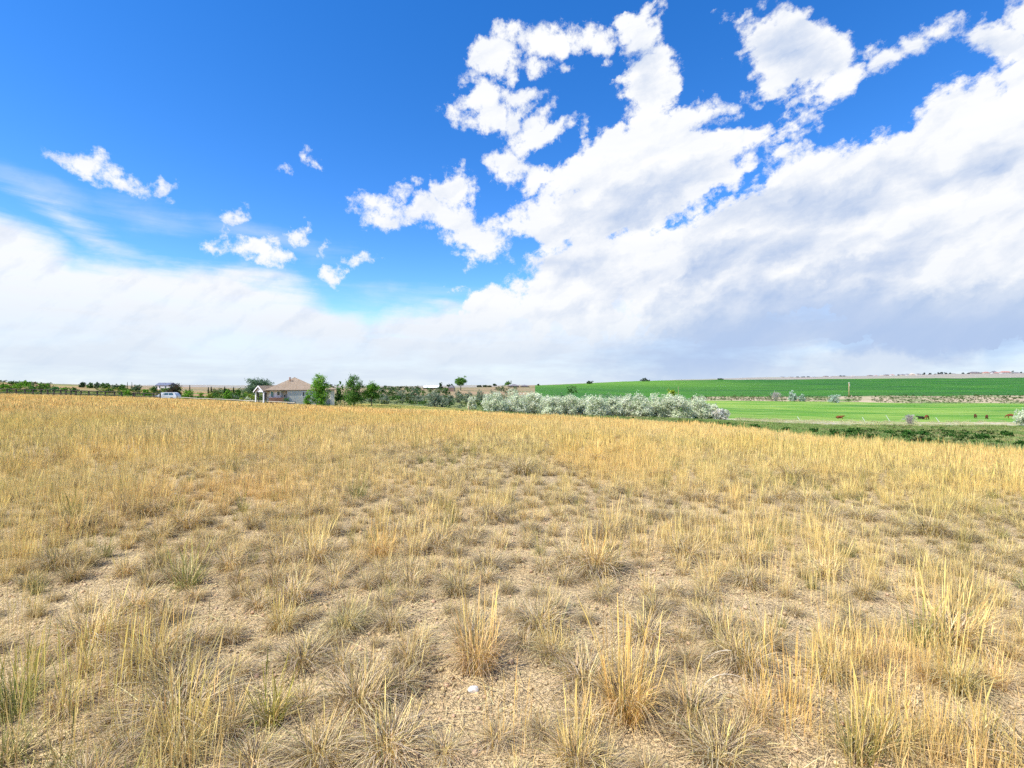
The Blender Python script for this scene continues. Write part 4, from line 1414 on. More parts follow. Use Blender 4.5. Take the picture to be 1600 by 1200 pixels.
# far trees along the middle skyline
for c, t_, w, d, cs, lb, tr in [
        (720, 588.5, 23, 330, MIDG, 'round-crowned dark green tree, tallest on the middle skyline', 0.12), (689, 598, 8, 300, DARK, 'small dark tree between the white barn and the round-crowned tree', 0.1),
        (703, 599, 13, 310, DARK, 'squat dark tree touching the left of the round-crowned tree', 0.05), (697, 605, 15, 250, MIDG, 'bushy green tree in front of the squat dark tree', 0.02),
        (794, 594.5, 16, 480, MIDG, 'dark domed tree behind the low house on the tan ridge', 0.1), (749, 601, 9, 490, DARK, 'leftmost small dark tree on the tan ridge', 0.05), (758, 601, 8, 490, DARK, 'second small dark tree on the tan ridge', 0.05),
        (773, 598.5, 6, 490, DARK, 'small upright dark tree on the tan ridge left of the low house', 0.1), (765, 602, 8, 490, DARK, 'lowest of the small dark trees on the tan ridge', 0.05),
        (921, 595, 12, 640, DARK, 'dark domed tree at the left on the green crop skyline', 0.02), (1007, 590.8, 18, 700, DARK, 'widest dark tree clump on the green crop skyline', 0.02), (1126, 591, 12, 770, DARK, 'low dark tree clump on the crop skyline right of centre', 0.02),
        (841, 600, 4, 560, DARK, 'tiny dark tree at the left corner of the crop field', 0.1),
        (626, 603.5, 6, 420, DARK, 'tiny dark tree left of the white barn, first of two', 0.05), (635, 605, 6, 420, DARK, 'tiny dark tree left of the white barn, second of two', 0.05), (653, 604, 8, 400, DARK, 'small dark tree at the left end of the white barn', 0.05)]:
    plant('far_tree', lb, 'tree', c, t_, w, d, cs, trunk=tr, nleaf=2400 if w > 20 else 700, lobes=8 if w > 20 else 5, gap=0.15 if w > 20 else 0)

# lone bushes on the far side of the pasture, and by the near fence
twig_bush('bare_bush', 'leafless whitish bush on the sandy strip, left of the silver pair', 1212, 611, 16, 262, 130)
for c, t_, w, d, lb in [(1239, 609.5, 15, 262, 'taller one of two silver bushes side by side on the sandy strip'), (1253, 616, 10, 262, 'shorter one of two silver bushes side by side on the sandy strip'),
                        (1304, 614.5, 18, 250, 'rounded silver bush alone on the sandy strip left of the wooden pole')]:
    plant('silver_bush', lb, 'bush', c, t_, w, d, ((0.44, 0.54, 0.42), (0.36, 0.47, 0.34), (0.52, 0.60, 0.50)), nleaf=1300, leaf=0.5)
twig_bush('bare_bush', 'pale half-bare bush with purplish stems by the near pasture fence', 1422, 646.5, 21, 108, 150, leafy=260)
plant('silver_bush', 'big pale silver bush cut by the right edge of the photo', 'bush', 1606, 638, 38, 102, SILVER, nleaf=3600, leaf=0.26, lobes=10, gap=0.2)

# dark green shrubs along the right-hand edge of the dry field
vs = [(1070, 660, 14, 667), (1125, 662, 16, 670), (1181, 662, 16, 672), (1228, 666, 15, 677), (1270, 668, 16, 679), (1304, 671, 14, 683), (1332, 669, 20, 680), (1356, 676, 19, 687), (1389, 672, 16, 682), (1419, 671, 19, 685), (1442, 672, 15, 684),
      (1484, 674, 18, 687), (1513, 674, 16, 684), (1533, 677, 25, 692), (1571, 672, 17, 684), (1600, 687, 18, 702)]
for i, (c, t_, w, b_) in enumerate(vs):
    d = max(edge_depth(c) * 1.03, beyond(c, b_))
    plant('dark_shrub', 'dark green %s shrub at the dry field\'s edge, %s' % ('broad' if w >= 18 else 'small', 'leftmost of its line' if i == 0 else 'nearest the right border' if i == len(vs) - 1 else ORD[i] + ' from the left'), 'shrub', c, t_, w, d,
          ((0.065, 0.16, 0.03), (0.045, 0.12, 0.025), (0.08, 0.19, 0.04)), 'dark green shrubs along the edge of the dry field', nleaf=1300, leaf=0.10 + 0.0008 * d, taper=0.0, lobes=7, sink=0.08)

# ------------------------------------------------------------------ the house
M_STUCCO = mat('pale_stucco', two_tone((0.60, 0.58, 0.51), (0.63, 0.61, 0.54), 0.8, None, None, 0.0))
M_TRIM = mat('white_trim', col=(0.82, 0.81, 0.80), rough=0.6)
M_GLASS = mat('window_glass', col=(0.05, 0.10, 0.11), rough=0.08, spec=0.7)
M_BRICK = mat('brick', two_tone((0.36, 0.17, 0.11), (0.46, 0.27, 0.18), 5.0, (0.25, 0.12, 0.08), 9.0, 0.02))
M_DARK = mat('dark_wood', two_tone((0.055, 0.048, 0.042), (0.10, 0.088, 0.075), 3.0, None, None, 0.01))
M_TIMBER = mat('weathered_timber', two_tone((0.40, 0.35, 0.27), (0.52, 0.46, 0.36), 3.0, None, None, 0.01))
M_POLE = mat('tan_pole', two_tone((0.50, 0.36, 0.20), (0.42, 0.30, 0.17), 2.0, None, None, 0.01))
M_METAL = mat('grey_metal', col=(0.30, 0.30, 0.31), rough=0.5)


def shingle_build(c1, c2):
    def f(t, b):
        P = obj_coord(t)
        n = t.noise(P, 1.1, 6, 0.65)
        s = t.n('ShaderNodeSeparateXYZ')
        t.put(s.inputs[0], P)
        rowf = t.math('FRACT', t.math('MULTIPLY', s.outputs[2], 7.0))
        tab = t.noise(t.vmath('MULTIPLY', P, (3.0, 3.0, 14.0)), 1.0, 2, 0.5)
        c = t.mix(t.ramp(n, 0.35, 0.65), c1, c2)
        c = t.mix(t.math('MULTIPLY', t.ramp(tab, 0.4, 0.65), 0.45), c, tuple(x * 0.62 for x in c1))
        c = t.mix(t.math('MULTIPLY', t.ramp(rowf, 0.0, 0.18, 1.0, 0.0), 0.5), c, tuple(x * 0.5 for x in c1))
        t.put(b.inputs['Base Color'], c)
        b.inputs['Roughness'].default_value = 0.95
        bump(t, b, rowf, 0.03)
    return f


M_SHINGLE = mat('brown_shingles', shingle_build((0.30, 0.225, 0.15), (0.37, 0.285, 0.20)))
M_GREYROOF = mat('grey_shingles', shingle_build((0.16, 0.15, 0.16), (0.22, 0.20, 0.21)))
M_REDROOF = mat('red_roof', shingle_build((0.42, 0.20, 0.16), (0.48, 0.26, 0.21)))
M_BLUEROOF = mat('blue_grey_roof', shingle_build((0.14, 0.16, 0.22), (0.18, 0.20, 0.27)))


def hip_roof(bm, x0, x1, y0, y1, z0, pitch, over=0.45, thick=0.14, gable=None):
    """hip roof slab with eaves; gable='x' keeps vertical ends"""
    x0, x1, y0, y1 = x0 - over, x1 + over, y0 - over, y1 + over
    hw = min(x1 - x0, y1 - y0) / 2
    zt = z0 + hw * pitch
    if x1 - x0 >= y1 - y0:
        e = 0 if gable else hw
        r = [((x0 + e), (y0 + y1) / 2), ((x1 - e), (y0 + y1) / 2)]
    else:
        e = 0 if gable else hw
        r = [((x0 + x1) / 2, y0 + e), ((x0 + x1) / 2, y1 - e)]
    c = [(x0, y0), (x1, y0), (x1, y1), (x0, y1)]
    lo = [bm.verts.new((x, y, z0 - thick)) for x, y in c]
    hi = [bm.verts.new((x, y, z0)) for x, y in c]
    if (r[1][0] - r[0][0]) ** 2 + (r[1][1] - r[0][1]) ** 2 < 0.04:
        top = [bm.verts.new((*r[0], zt))] * 2
    else:
        top = [bm.verts.new((*p, zt)) for p in r]
    bm.faces.new(lo[::-1])
    for i in range(4):
        j = (i + 1) % 4
        bm.faces.new((lo[i], lo[j], hi[j], hi[i]))
    a, b_ = top
    if x1 - x0 >= y1 - y0:
        fs = [(hi[0], hi[1], b_, a), (hi[1], hi[2], b_), (hi[2], hi[3], a, b_), (hi[3], hi[0], a)]
    else:
        fs = [(hi[0], hi[1], a), (hi[1], hi[2], b_, a), (hi[2], hi[3], b_), (hi[3], hi[0], a, b_)]
    for f_ in fs:
        u = []
        for v in f_:
            if v not in u:
                u.append(v)
        bm.faces.new(u)
    return zt


def window(root, x0, x1, y, z0, z1, frame=0.09, name='window', glass=None):
    bm = bmesh.new()
    box(bm, x0, x1, y - 0.02, y + 0.01, z0, z1)
    w = link(name, bm_mesh(bm, 'pane', [glass or M_GLASS]), root)
    bm = bmesh.new()
    box(bm, x0 - frame, x0, y - 0.06, y + 0.01, z0 - frame, z1 + frame)
    box(bm, x1, x1 + frame, y - 0.06, y + 0.01, z0 - frame, z1 + frame)
    box(bm, x0, x1, y - 0.06, y + 0.01, z1, z1 + frame)
    box(bm, x0, x1, y - 0.09, y + 0.01, z0 - frame, z0)
    if x1 - x0 > 0.9:
        box(bm, (x0 + x1) / 2 - 0.03, (x0 + x1) / 2 + 0.03, y - 0.045, y - 0.021, z0, z1)
    link('frame', bm_mesh(bm, 'window_frame', [M_TRIM]), w)
    return w


def build_house():
    D = 92.0
    s = D / F
    cx = 470
    az = math.atan((cx - 800) / F)
    sl = s * math.cos(az)
    x, y, z = at(cx, D)

    def X(c):
        return (c - cx) * sl

    def Z(r):
        return EYE - (r - 600) * s - z
    root = link('house', None, loc=(x, y, z), rot=-az, label='single-storey pale house with brown hipped roof behind the dry field', cat='house')
    eave = Z(609.2)
    base = -0.6
    # walls
    bm = bmesh.new()
    box(bm, X(449), X(501), 0, 10.2, base, eave - 0.05)
    box(bm, X(418), X(449) - 0.003, 0.9, 9.8, base, eave - 0.05)
    link('wall', bm_mesh(bm, 'house_wall', [M_STUCCO]), root)
    # the three-sided bay of the front room
    bm = bmesh.new()
    prof = [(X(420.5), 0.9), (X(423.5), 0.12), (X(438.5), 0.12), (X(441.5), 0.9)]
    vb = [bm.verts.new((a, b_, base)) for a, b_ in prof]
    vt = [bm.verts.new((a, b_, eave - 0.05)) for a, b_ in prof]
    for i in range(3):
        bm.faces.new((vb[i], vb[i + 1], vt[i + 1], vt[i]))
    bm.faces.new(vt)
    link('bay', bm_mesh(bm, 'bay_wall', [M_TRIM]), root)
    window(root, X(424.2), X(428.4), 0.10, Z(620.0), Z(611.6), glass=mat('teal_curtained_glass', col=(0.10, 0.26, 0.27), rough=0.15, spec=0.6))
    window(root, X(433.8), X(437.6), 0.10, Z(617.5), Z(611.6))
    window(root, X(443.6), X(446.6), 0.88, Z(620.5), Z(616.5))
    # roofs
    bm = bmesh.new()
    hip_roof(bm, X(418) + 0.1, X(501), 0.35, 10.2, eave, (Z(587.4) - eave) / 5.38)
    link('roof', bm_mesh(bm, 'main_roof', [M_SHINGLE]), root)
    bm = bmesh.new()
    hip_roof(bm, X(421), X(441), -0.15, 5.0, eave + 0.012, 0.52, over=0.35)
    link('roof', bm_mesh(bm, 'bay_roof', [M_SHINGLE]), root)
    # wing at the right end: white end wall under its own low hip
    bm = bmesh.new()
    box(bm, X(501) + 0.003, X(517), 1.6, 9.0, base, eave - 0.1)
    box(bm, X(517) + 0.003, X(524), 0.2, 6.0, base - 0.4, Z(608.6))
    link('wing_wall', bm_mesh(bm, 'wing_wall', [M_STUCCO]), root)
    bm = bmesh.new()
    hip_roof(bm, X(517.2), X(524), 0.3, 5.8, Z(608.4), 0.42, over=0.42)
    link('roof', bm_mesh(bm, 'end_roof', [M_SHINGLE]), root)
    bm = bmesh.new()
    hip_roof(bm, X(502), X(515), 1.9, 8.6, eave - 0.06, 0.45, over=0.3)
    link('roof', bm_mesh(bm, 'wing_roof', [M_SHINGLE]), root)
    # vent pipe through the roof
    bm = bmesh.new()
    tube(bm, (X(452.6), 3.3, Z(595.5)), (X(452.6), 3.3, Z(589.6)), 0.11, 0.11, 8)
    tube(bm, (X(452.6), 3.3, Z(590.4)), (X(452.6), 3.3, Z(589.4)), 0.20, 0.20, 8)
    link('vent_pipe', bm_mesh(bm, 'vent', [M_BRICK]), root)
    # brick planter under the bay
    bm = bmesh.new()
    box(bm, X(421.5), X(444), -0.75, -0.1, base, Z(620.6))
    link('brick_planter', bm_mesh(bm, 'planter', [M_BRICK]), root)
    # second window half hidden by the young tree, meter box
    window(root, X(472.5), X(476), -0.012, Z(619), Z(612.5))
    # porch with its small gable, turned towards the lane
    th = R(42)
    P0 = Vector((X(407.5), 0.6, 0))

    def T(bm, px_=P0, th=th):
        c_, s_ = math.cos(th), math.sin(th)
        for v in bm.verts:
            x_, y_ = v.co.x, v.co.y
            v.co.x, v.co.y = px_.x + x_ * c_ - y_ * s_, px_.y + x_ * s_ + y_ * c_
    pe = Z(610.6)
    bm = bmesh.new()
    hw, ln = 1.25, 5.2            # half width along local y, length along local x
    zt = Z(602.4)
    ring = [(-0.35, -hw, pe), (-0.35, 0, zt), (-0.35, hw, pe)]
    f1 = [bm.verts.new(p) for p in ring]
    f2 = [bm.verts.new((ln, p[1], p[2])) for p in ring]
    g1 = [bm.verts.new((p[0], p[1], p[2] - 0.13)) for p in ring]
    g2 = [bm.verts.new((ln, p[1], p[2] - 0.13)) for p in ring]
    for i in (0, 1):
        bm.faces.new((f1[i], f1[i + 1], f2[i + 1], f2[i]))
        bm.faces.new((g1[i], g2[i], g2[i + 1], g1[i + 1]))
        bm.faces.new((f1[i], g1[i], g1[i + 1], f1[i + 1]))
    bm.faces.new((f1[0], f2[0], g2[0], g1[0]))
    bm.faces.new((f1[2], g1[2], g2[2], f2[2]))
    T(bm)
    link('porch_roof', bm_mesh(bm, 'porch_roof', [M_SHINGLE]), root)
    bm = bmesh.new()
    vv = [bm.verts.new(p) for p in ((-0.1, -hw + 0.12, pe - 0.2), (-0.1, hw - 0.12, pe - 0.2), (-0.1, 0, zt - 0.2))]
    v2 = [bm.verts.new((p.co.x + 0.14, p.co.y, p.co.z)) for p in vv]
    bm.faces.new(vv)
    bm.faces.new(v2[::-1])
    for i in range(3):
        j = (i + 1) % 3
        bm.faces.new((vv[i], v2[i], v2[j], vv[j]))
    # barge boards
    for sgn in (-1, 1):
        a, b_ = Vector((-0.40, sgn * (hw + 0.05), pe - 0.06)), Vector((-0.40, 0, zt + 0.02))
        n_ = Vector((0, 0, -0.24))
        q = [bm.verts.new(p) for p in (a, b_, b_ + n_, a + n_)]
        q2 = [bm.verts.new(p + Vector((0.045, 0, 0))) for p in (a, b_, b_ + n_, a + n_)]
        bm.faces.new(q)
        bm.faces.new(q2[::-1])
        for i in range(4):
            j = (i + 1) % 4
            bm.faces.new((q[i], q2[i], q2[j], q[j]))
    T(bm)
    link('gable', bm_mesh(bm, 'porch_gable', [M_TRIM]), root)
    for px_, py_ in ((0.0, -hw + 0.2), (0.0, hw - 0.2), (2.6, -hw + 0.2)):
        bm = bmesh.new()
        box(bm, px_ - 0.10, px_ + 0.10, py_ - 0.10, py_ + 0.10, base, pe - 0.2)
        box(bm, px_ - 0.15, px_ + 0.15, py_ - 0.15, py_ + 0.15, base, base + 0.75)
        T(bm)
        link('porch_post', bm_mesh(bm, 'porch_post', [M_TRIM]), root)
    bm = bmesh.new()
    box(bm, X(411), X(418) - 0.004, 3.2, 3.4, base, pe - 0.3)
    link('porch_wall', bm_mesh(bm, 'porch_wall', [M_STUCCO]), root)
    bm = bmesh.new()
    box(bm, X(413), X(416.5), 3.12, 3.19, base, Z(613.5))
    link('door', bm_mesh(bm, 'door', [M_DARK]), root)


build_house()


def simple_building(name, label, cat, col, w, top, depth, wallmat, roofmat, eave_frac=0.5, deep=None, gable=False, rot=0.0, windows=0, group=None):
    x, y, z = at(col, depth)
    s = depth / F
    W = w * s
    dd = deep or W * 0.6
    H = EYE - (top - 600) * s - z
    if H < W * 0.22:
        H = W * 0.22
    e = H * eave_frac
    root = link(name, None, loc=(x, y, z), rot=rot, label=label, cat=cat, group=group)
    bm = bmesh.new()
    box(bm, -W / 2, W / 2, 0, dd, -max(1.0, H * 0.3), e)
    link('wall', bm_mesh(bm, 'wall', [wallmat]), root)
    bm = bmesh.new()
    ov = W * 0.03
    hip_roof(bm, -W / 2, W / 2, 0, dd, e + 0.02, (H - e) / (min(W, dd) / 2 + ov), over=ov, thick=0.12, gable='x' if gable else None)
    link('roof', bm_mesh(bm, 'roof', [roofmat]), root)
    for i in range(windows):
        u = -W / 2 + W * (i + 0.7) / (windows + 0.4)
        bm = bmesh.new()
        box(bm, u - W * 0.04, u + W * 0.04, -0.08, -0.02, e * 0.35, e * 0.8)
        link('window', bm_mesh(bm, 'pane', [M_GLASS]), root)
    return root


M_PALEWALL = mat('pale_siding', two_tone((0.70, 0.68, 0.64), (0.76, 0.74, 0.70), 0.5, None, None, 0))
M_TANWALL = mat('tan_siding', two_tone((0.52, 0.43, 0.34), (0.58, 0.48, 0.38), 0.5, None, None, 0))
M_WHITEROOF = mat('white_metal_roof', two_tone((0.72, 0.71, 0.72), (0.80, 0.79, 0.80), 0.2, None, None, 0), rough=0.5)
M_BROWNWALL = mat('brown_siding', two_tone((0.20, 0.14, 0.11), (0.26, 0.19, 0.15), 0.4, None, None, 0))
simple_building('white_barn', 'long low barn with white roof on the middle skyline', 'barn', 674, 24, 602.2, 380, M_BROWNWALL, M_WHITEROOF, 0.45, deep=8, gable=True, windows=3)
simple_building('outbuilding', 'white outbuilding with blue-grey roof left of the dark reddish tree', 'building', 254, 22, 598, 190, M_PALEWALL, M_BLUEROOF, 0.62, deep=4, gable=True, windows=2)
simple_building('ridge_house', 'low brown house on the tan ridge, left one of two', 'house', 803, 16, 600.2, 470, M_BROWNWALL, M_GREYROOF, 0.45, deep=8, windows=3)
simple_building('ridge_house', 'low brown house on the tan ridge, right one of two', 'house', 820, 13, 600.8, 470, M_BROWNWALL, M_GREYROOF, 0.45, deep=8, windows=2)
simple_building('far_shed', 'dark low shed at the foot of the round-crowned skyline tree', 'shed', 705, 9, 601.5, 290, M_BROWNWALL, M_GREYROOF, 0.6, deep=4)

# the distant suburb on the right-hand skyline
sub = [(1224, 6, 591.2, 0, 0), (1237, 5, 589.6, 1, 0), (1272, 4, 589.8, 0, 0), (1292, 7, 588.8, 1, 0), (1300, 4, 588.8, 0, 0), (1334, 5, 587.2, 0, 1), (1361, 7, 587.0, 1, 0), (1370, 5, 586.6, 0, 2), (1380, 5, 586.4, 1, 1), (1387, 8, 585, 1, 0), (1396, 6, 585, 0, 2),
       (1412, 5, 584.3, 1, 0), (1419, 5, 583.8, 0, 0), (1427, 6, 583.2, 1, 1), (1437, 7, 583.5, 0, 0), (1491, 9, 583.4, 1, 0), (1525, 15, 581.6, 1, 0), (1543, 9, 580.8, 1, 2), (1555, 8, 579.6, 0, 0), (1561, 10, 581.6, 1, 2), (1573, 15, 579.8, 0, 2), (1590, 10, 581.5, 1, 0)]
wm, rm = (M_PALEWALL, M_TANWALL), (M_GREYROOF, M_TANWALL, M_REDROOF)
rn = ('grey', 'tan', 'red')
for i, (c, w, t_, a, b_) in enumerate(sub):
    simple_building('suburb_house', '%s %s house with %s roof, %s from the left on the right-hand skyline' % ('wide' if w > 8 else 'small', ('pale', 'tan')[a], rn[b_], ORD[i]), 'house', c, w, t_, 2380 - (i % 3) * 40, wm[a], rm[b_], 0.5, deep=14, windows=3 if w > 8 else 2, group='far-off houses on the right-hand skyline')
st = [(1246, 589.8, 5), (1255, 589.6, 7), (1263, 590.4, 6), (1313, 586.2, 4), (1318.5, 587.4, 9), (1404, 585, 4), (1444, 582.3, 4), (1453, 582, 6), (1461, 583.6, 4), (1466, 581.6, 5), (1471, 581, 6), (1478, 581.6, 7), (1485, 581.8, 6), (1505, 581.8, 4), (1513, 582.3, 5), (1534, 581.5, 4), (1582, 579.2, 6), (1597, 581, 7)]
for i, (c, t_, w) in enumerate(st):
    plant('suburb_tree', 'bluish dark far-off tree, %s from the left among the right-hand skyline houses' % ORD[i], 'tree', c, t_, w, 2340, ((0.10, 0.13, 0.12), (0.08, 0.11, 0.10)), 'far-off trees among the skyline houses', trunk=0.03, nleaf=220, leaf=5.0, lobes=4, spiky=0)


# ------------------------------------------------------------------ fences, poles, stakes
def rail_fence(label, cols, depth_of, h=1.25, rails=(0.45, 0.95), postmat=M_DARK, railmat=M_DARK, pw=0.10):
    pts = []
    for c in cols:
        d = depth_of(c)
        pts.append(Vector(at(c, d)))
    o = pts[0].copy()
    root = link('rail_fence', None, loc=o, label=label, cat='fence')
    rng = random.Random(len(cols) * 7)
    for p in pts:
        q = p - o
        bm = bmesh.new()
        box(bm, -pw, pw, -pw, pw, -0.3, h * rng.uniform(0.95, 1.06), 0.015)
        me = bm_mesh(bm, 'fence_post', [postmat])
        link('post', me, root, loc=q, rot=(rng.uniform(-0.03, 0.03), rng.uniform(-0.03, 0.03), rng.uniform(-0.2, 0.2)))
    for a, b_ in zip(pts[:-1], pts[1:]):
        for k in rails:
            bm = bmesh.new()
            u, v = a - o + Vector((0, -pw - 0.03, h * k)), b_ - o + Vector((0, -pw - 0.03, h * k + rng.uniform(-0.03, 0.03)))
            d = (v - u).normalized() * 0.1
            tube(bm, u - d, v + d, 0.085, 0.085, 6)
            link('rail', bm_mesh(bm, 'fence_rail', [railmat]), root)
    return root


def just_past(c):
    return edge_depth(c) * 1.025 + 0.8


rail_fence('dark wooden post and rail fence along the field\'s far left edge', [-30, -14, -2, 11, 25.5, 39, 51.5, 64, 74.5, 84, 94.5, 103, 111, 118.5, 126.5, 139, 152, 165, 179, 190], just_past, 1.45, postmat=M_DARK)
rail_fence('short dark post and rail fence left of the white parked vehicle', [208, 210.5, 225, 240, 250], just_past, 1.35)
rail_fence('weathered low rail fence running towards the house porch', [277, 297, 313, 329, 337, 349, 361, 377, 392, 405, 420, 436, 448, 461], just_past, 0.95, rails=(0.75,), postmat=M_DARK, railmat=M_TIMBER, pw=0.09)


def utility_pole():
    x, y, z = at(1326.5, 300)
    root = link('utility_pole', None, loc=(x, y, z), label='tan wooden utility pole standing on the sandy strip below the crop field', cat='pole')
    H = EYE - (598 - 600) / F * 300 - z
    bm = bmesh.new()
    tube(bm, (0, 0, -0.5), (0, 0, H), 0.24, 0.16, 10)
    link('shaft', bm_mesh(bm, 'pole_shaft', [M_POLE], True), root)
    bm = bmesh.new()
    tube(bm, (0.32, -0.1, H - 2.2), (0.32, -0.1, H - 0.9), 0.26, 0.26, 10)
    link('transformer', bm_mesh(bm, 'transformer', [M_METAL]), root)
    for k in (-0.28, 0.28):
        bm = bmesh.new()
        tube(bm, (k, 0, H - 0.35), (k, 0, H + 0.2), 0.10, 0.14, 8)
        link('insulator', bm_mesh(bm, 'insulator', [M_TRIM]), root)
    x, y, z = at(1330.5, 292)
    root = link('marker_post', None, loc=(x, y, z), label='short pale post beside the foot of the utility pole', cat='post')
    bm = bmesh.new()
    tube(bm, (0, 0, -0.3), (0, 0, 1.8), 0.16, 0.15, 8)
    link('shaft', bm_mesh(bm, 'post_shaft', [M_TIMBER]), root)
    bm = bmesh.new()
    tube(bm, (0, 0, 1.8), (0, 0, 2.0), 0.27, 0.05, 8)
    link('cap', bm_mesh(bm, 'post_cap', [M_POLE]), root)


utility_pole()


def stake(label, c0, r0, c1, r1, name='fence_stake', base_d=None, rad=0.05, m=M_TRIM):
    """a thin stake from its foot (c0, r0) to its tip (c1, r1)"""
    d = base_d or beyond(c0, r0, 60)
    x, y, z = at(c0, d)
    tip = Vector(((c1 - 800) / F * d - x, 0.15, EYE - (r1 - 600) / F * d - z))
    bm = bmesh.new()
    tube(bm, -tip.normalized() * 0.25, tip, rad, rad * 0.9, 6)
    bmesh.ops.translate(bm, verts=bm.verts, vec=(0, 0, 0))
    grp = {'group': 'white leaning stakes of the pasture fence'} if name == 'fence_stake' else {}
    return link(name, bm_mesh(bm, name, [m]), loc=(x, y, z), label=label, cat='stake' if name == 'fence_stake' else 'post', **grp)


stake('white stake leaning left, leftmost on the near pasture edge', 1249.5, 656.5, 1246.5, 651)
stake('white leaning stake just right of the lone brown cow', 1351.5, 658.5, 1348, 652)
stake('long white leaning stake left of the pale half-bare bush', 1391, 659.5, 1385, 649)
stake('white leaning stake right of the black cow', 1468.5, 660.5, 1463, 652.5)
stake('thin pale post behind the silver row beside the yellow-green tree', 1060.5, 617, 1060, 603.5, 'thin_post', 160, 0.07, M_POLE)
stake('short brown post in the green margin left of the silver row', 732, 645, 732, 634.5, 'short_post', 74, 0.07, M_POLE)


# ------------------------------------------------------------------ the parked vehicle
def vehicle():
    c, d = 260.5, 103.0
    x, y, z = at(c, d)
    M_PAINT = mat('white_paint', col=(0.62, 0.64, 0.65), rough=0.3, spec=0.5)
    M_TYRE = mat('tyre', col=(0.03, 0.03, 0.03))
    root = link('parked_vehicle', None, loc=(x, y, z - 0.12), rot=0.12, label='white parked estate car half hidden behind the dry field\'s edge', cat='car')
    prof = [(-2.3, 0.35), (-2.35, 0.75), (-2.25, 1.0), (-1.25, 1.12), (-0.75, 1.62), (-0.45, 1.70), (1.6, 1.70), (1.95, 1.55), (2.25, 1.1), (2.35, 0.8), (2.3, 0.35)]
    bm = bmesh.new()
    A = [bm.verts.new((a, -0.9 + (0.12 if b_ > 1.2 else 0), b_)) for a, b_ in prof]
    B = [bm.verts.new((a, 0.9 - (0.12 if b_ > 1.2 else 0), b_)) for a, b_ in prof]
    bm.faces.new(A)
    bm.faces.new(B[::-1])
    for i in range(len(prof)):
        j = (i + 1) % len(prof)
        bm.faces.new((A[j], A[i], B[i], B[j]))
    link('body', bm_mesh(bm, 'car_body', [M_PAINT]), root)
    for x0, x1, x2, x3 in ((-1.0, -0.15, -0.15, -0.62), (-0.05, 0.75, 0.75, -0.05), (0.85, 1.75, 1.6, 0.85)):
        bm = bmesh.new()
        q = [bm.verts.new(p) for p in ((x0, -0.885, 1.14), (x1, -0.885, 1.14), (x2, -0.80, 1.58), (x3, -0.80, 1.58))]
        q2 = [bm.verts.new(v.co + Vector((0, 0.05, 0))) for v in q]
        bm.faces.new(q)
        bm.faces.new(q2[::-1])
        for i in range(4):
            j = (i + 1) % 4
            bm.faces.new((q[i], q2[i], q2[j], q[j]))
        link('window', bm_mesh(bm, 'car_window', [M_GLASS]), root)
    for wx in (-1.45, 1.45):
        for wy in (-0.88, 0.88):
            bm = bmesh.new()
            tube(bm, (wx, wy - 0.1, 0.34), (wx, wy + 0.1, 0.34), 0.34, 0.34, 16)
            w = link('wheel', bm_mesh(bm, 'tyre', [M_TYRE]), root)
            bm = bmesh.new()
            tube(bm, (wx, wy - 0.115, 0.34), (wx, wy + 0.115, 0.34), 0.2, 0.2, 12)
            link('rim', bm_mesh(bm, 'rim', [M_METAL]), w)
    for hy in (-0.65, 0.65):
        bm = bmesh.new()
        box(bm, -2.39, -2.30, hy - 0.15, hy + 0.15, 0.78, 0.92)
        link('headlight', bm_mesh(bm, 'lamp', [M_TRIM]), root)


vehicle()


# ------------------------------------------------------------------ cattle
def skin_body(J, E, name, material, root_i=0, sub=1):
    me = bpy.data.meshes.new(name)
    me.from_pydata([j[:3] for j in J], E, [])
    o = bpy.data.objects.new(name, me)
    COL.objects.link(o)
    sk = o.modifiers.new('skin', 'SKIN')
    for i, j in enumerate(J):
        v = me.skin_vertices[0].data[i]
        v.radius = (j[3], j[4] if len(j) > 4 else j[3])
        v.use_root = (i == root_i)
    sb = o.modifiers.new('sub', 'SUBSURF')
    sb.levels = sb.render_levels = sub
    dg = bpy.context.evaluated_depsgraph_get()
    out = bpy.data.meshes.new_from_object(o.evaluated_get(dg))
    bpy.data.objects.remove(o)
    out.materials.clear()
    out.materials.append(material)
    out.shade_smooth()
    return out


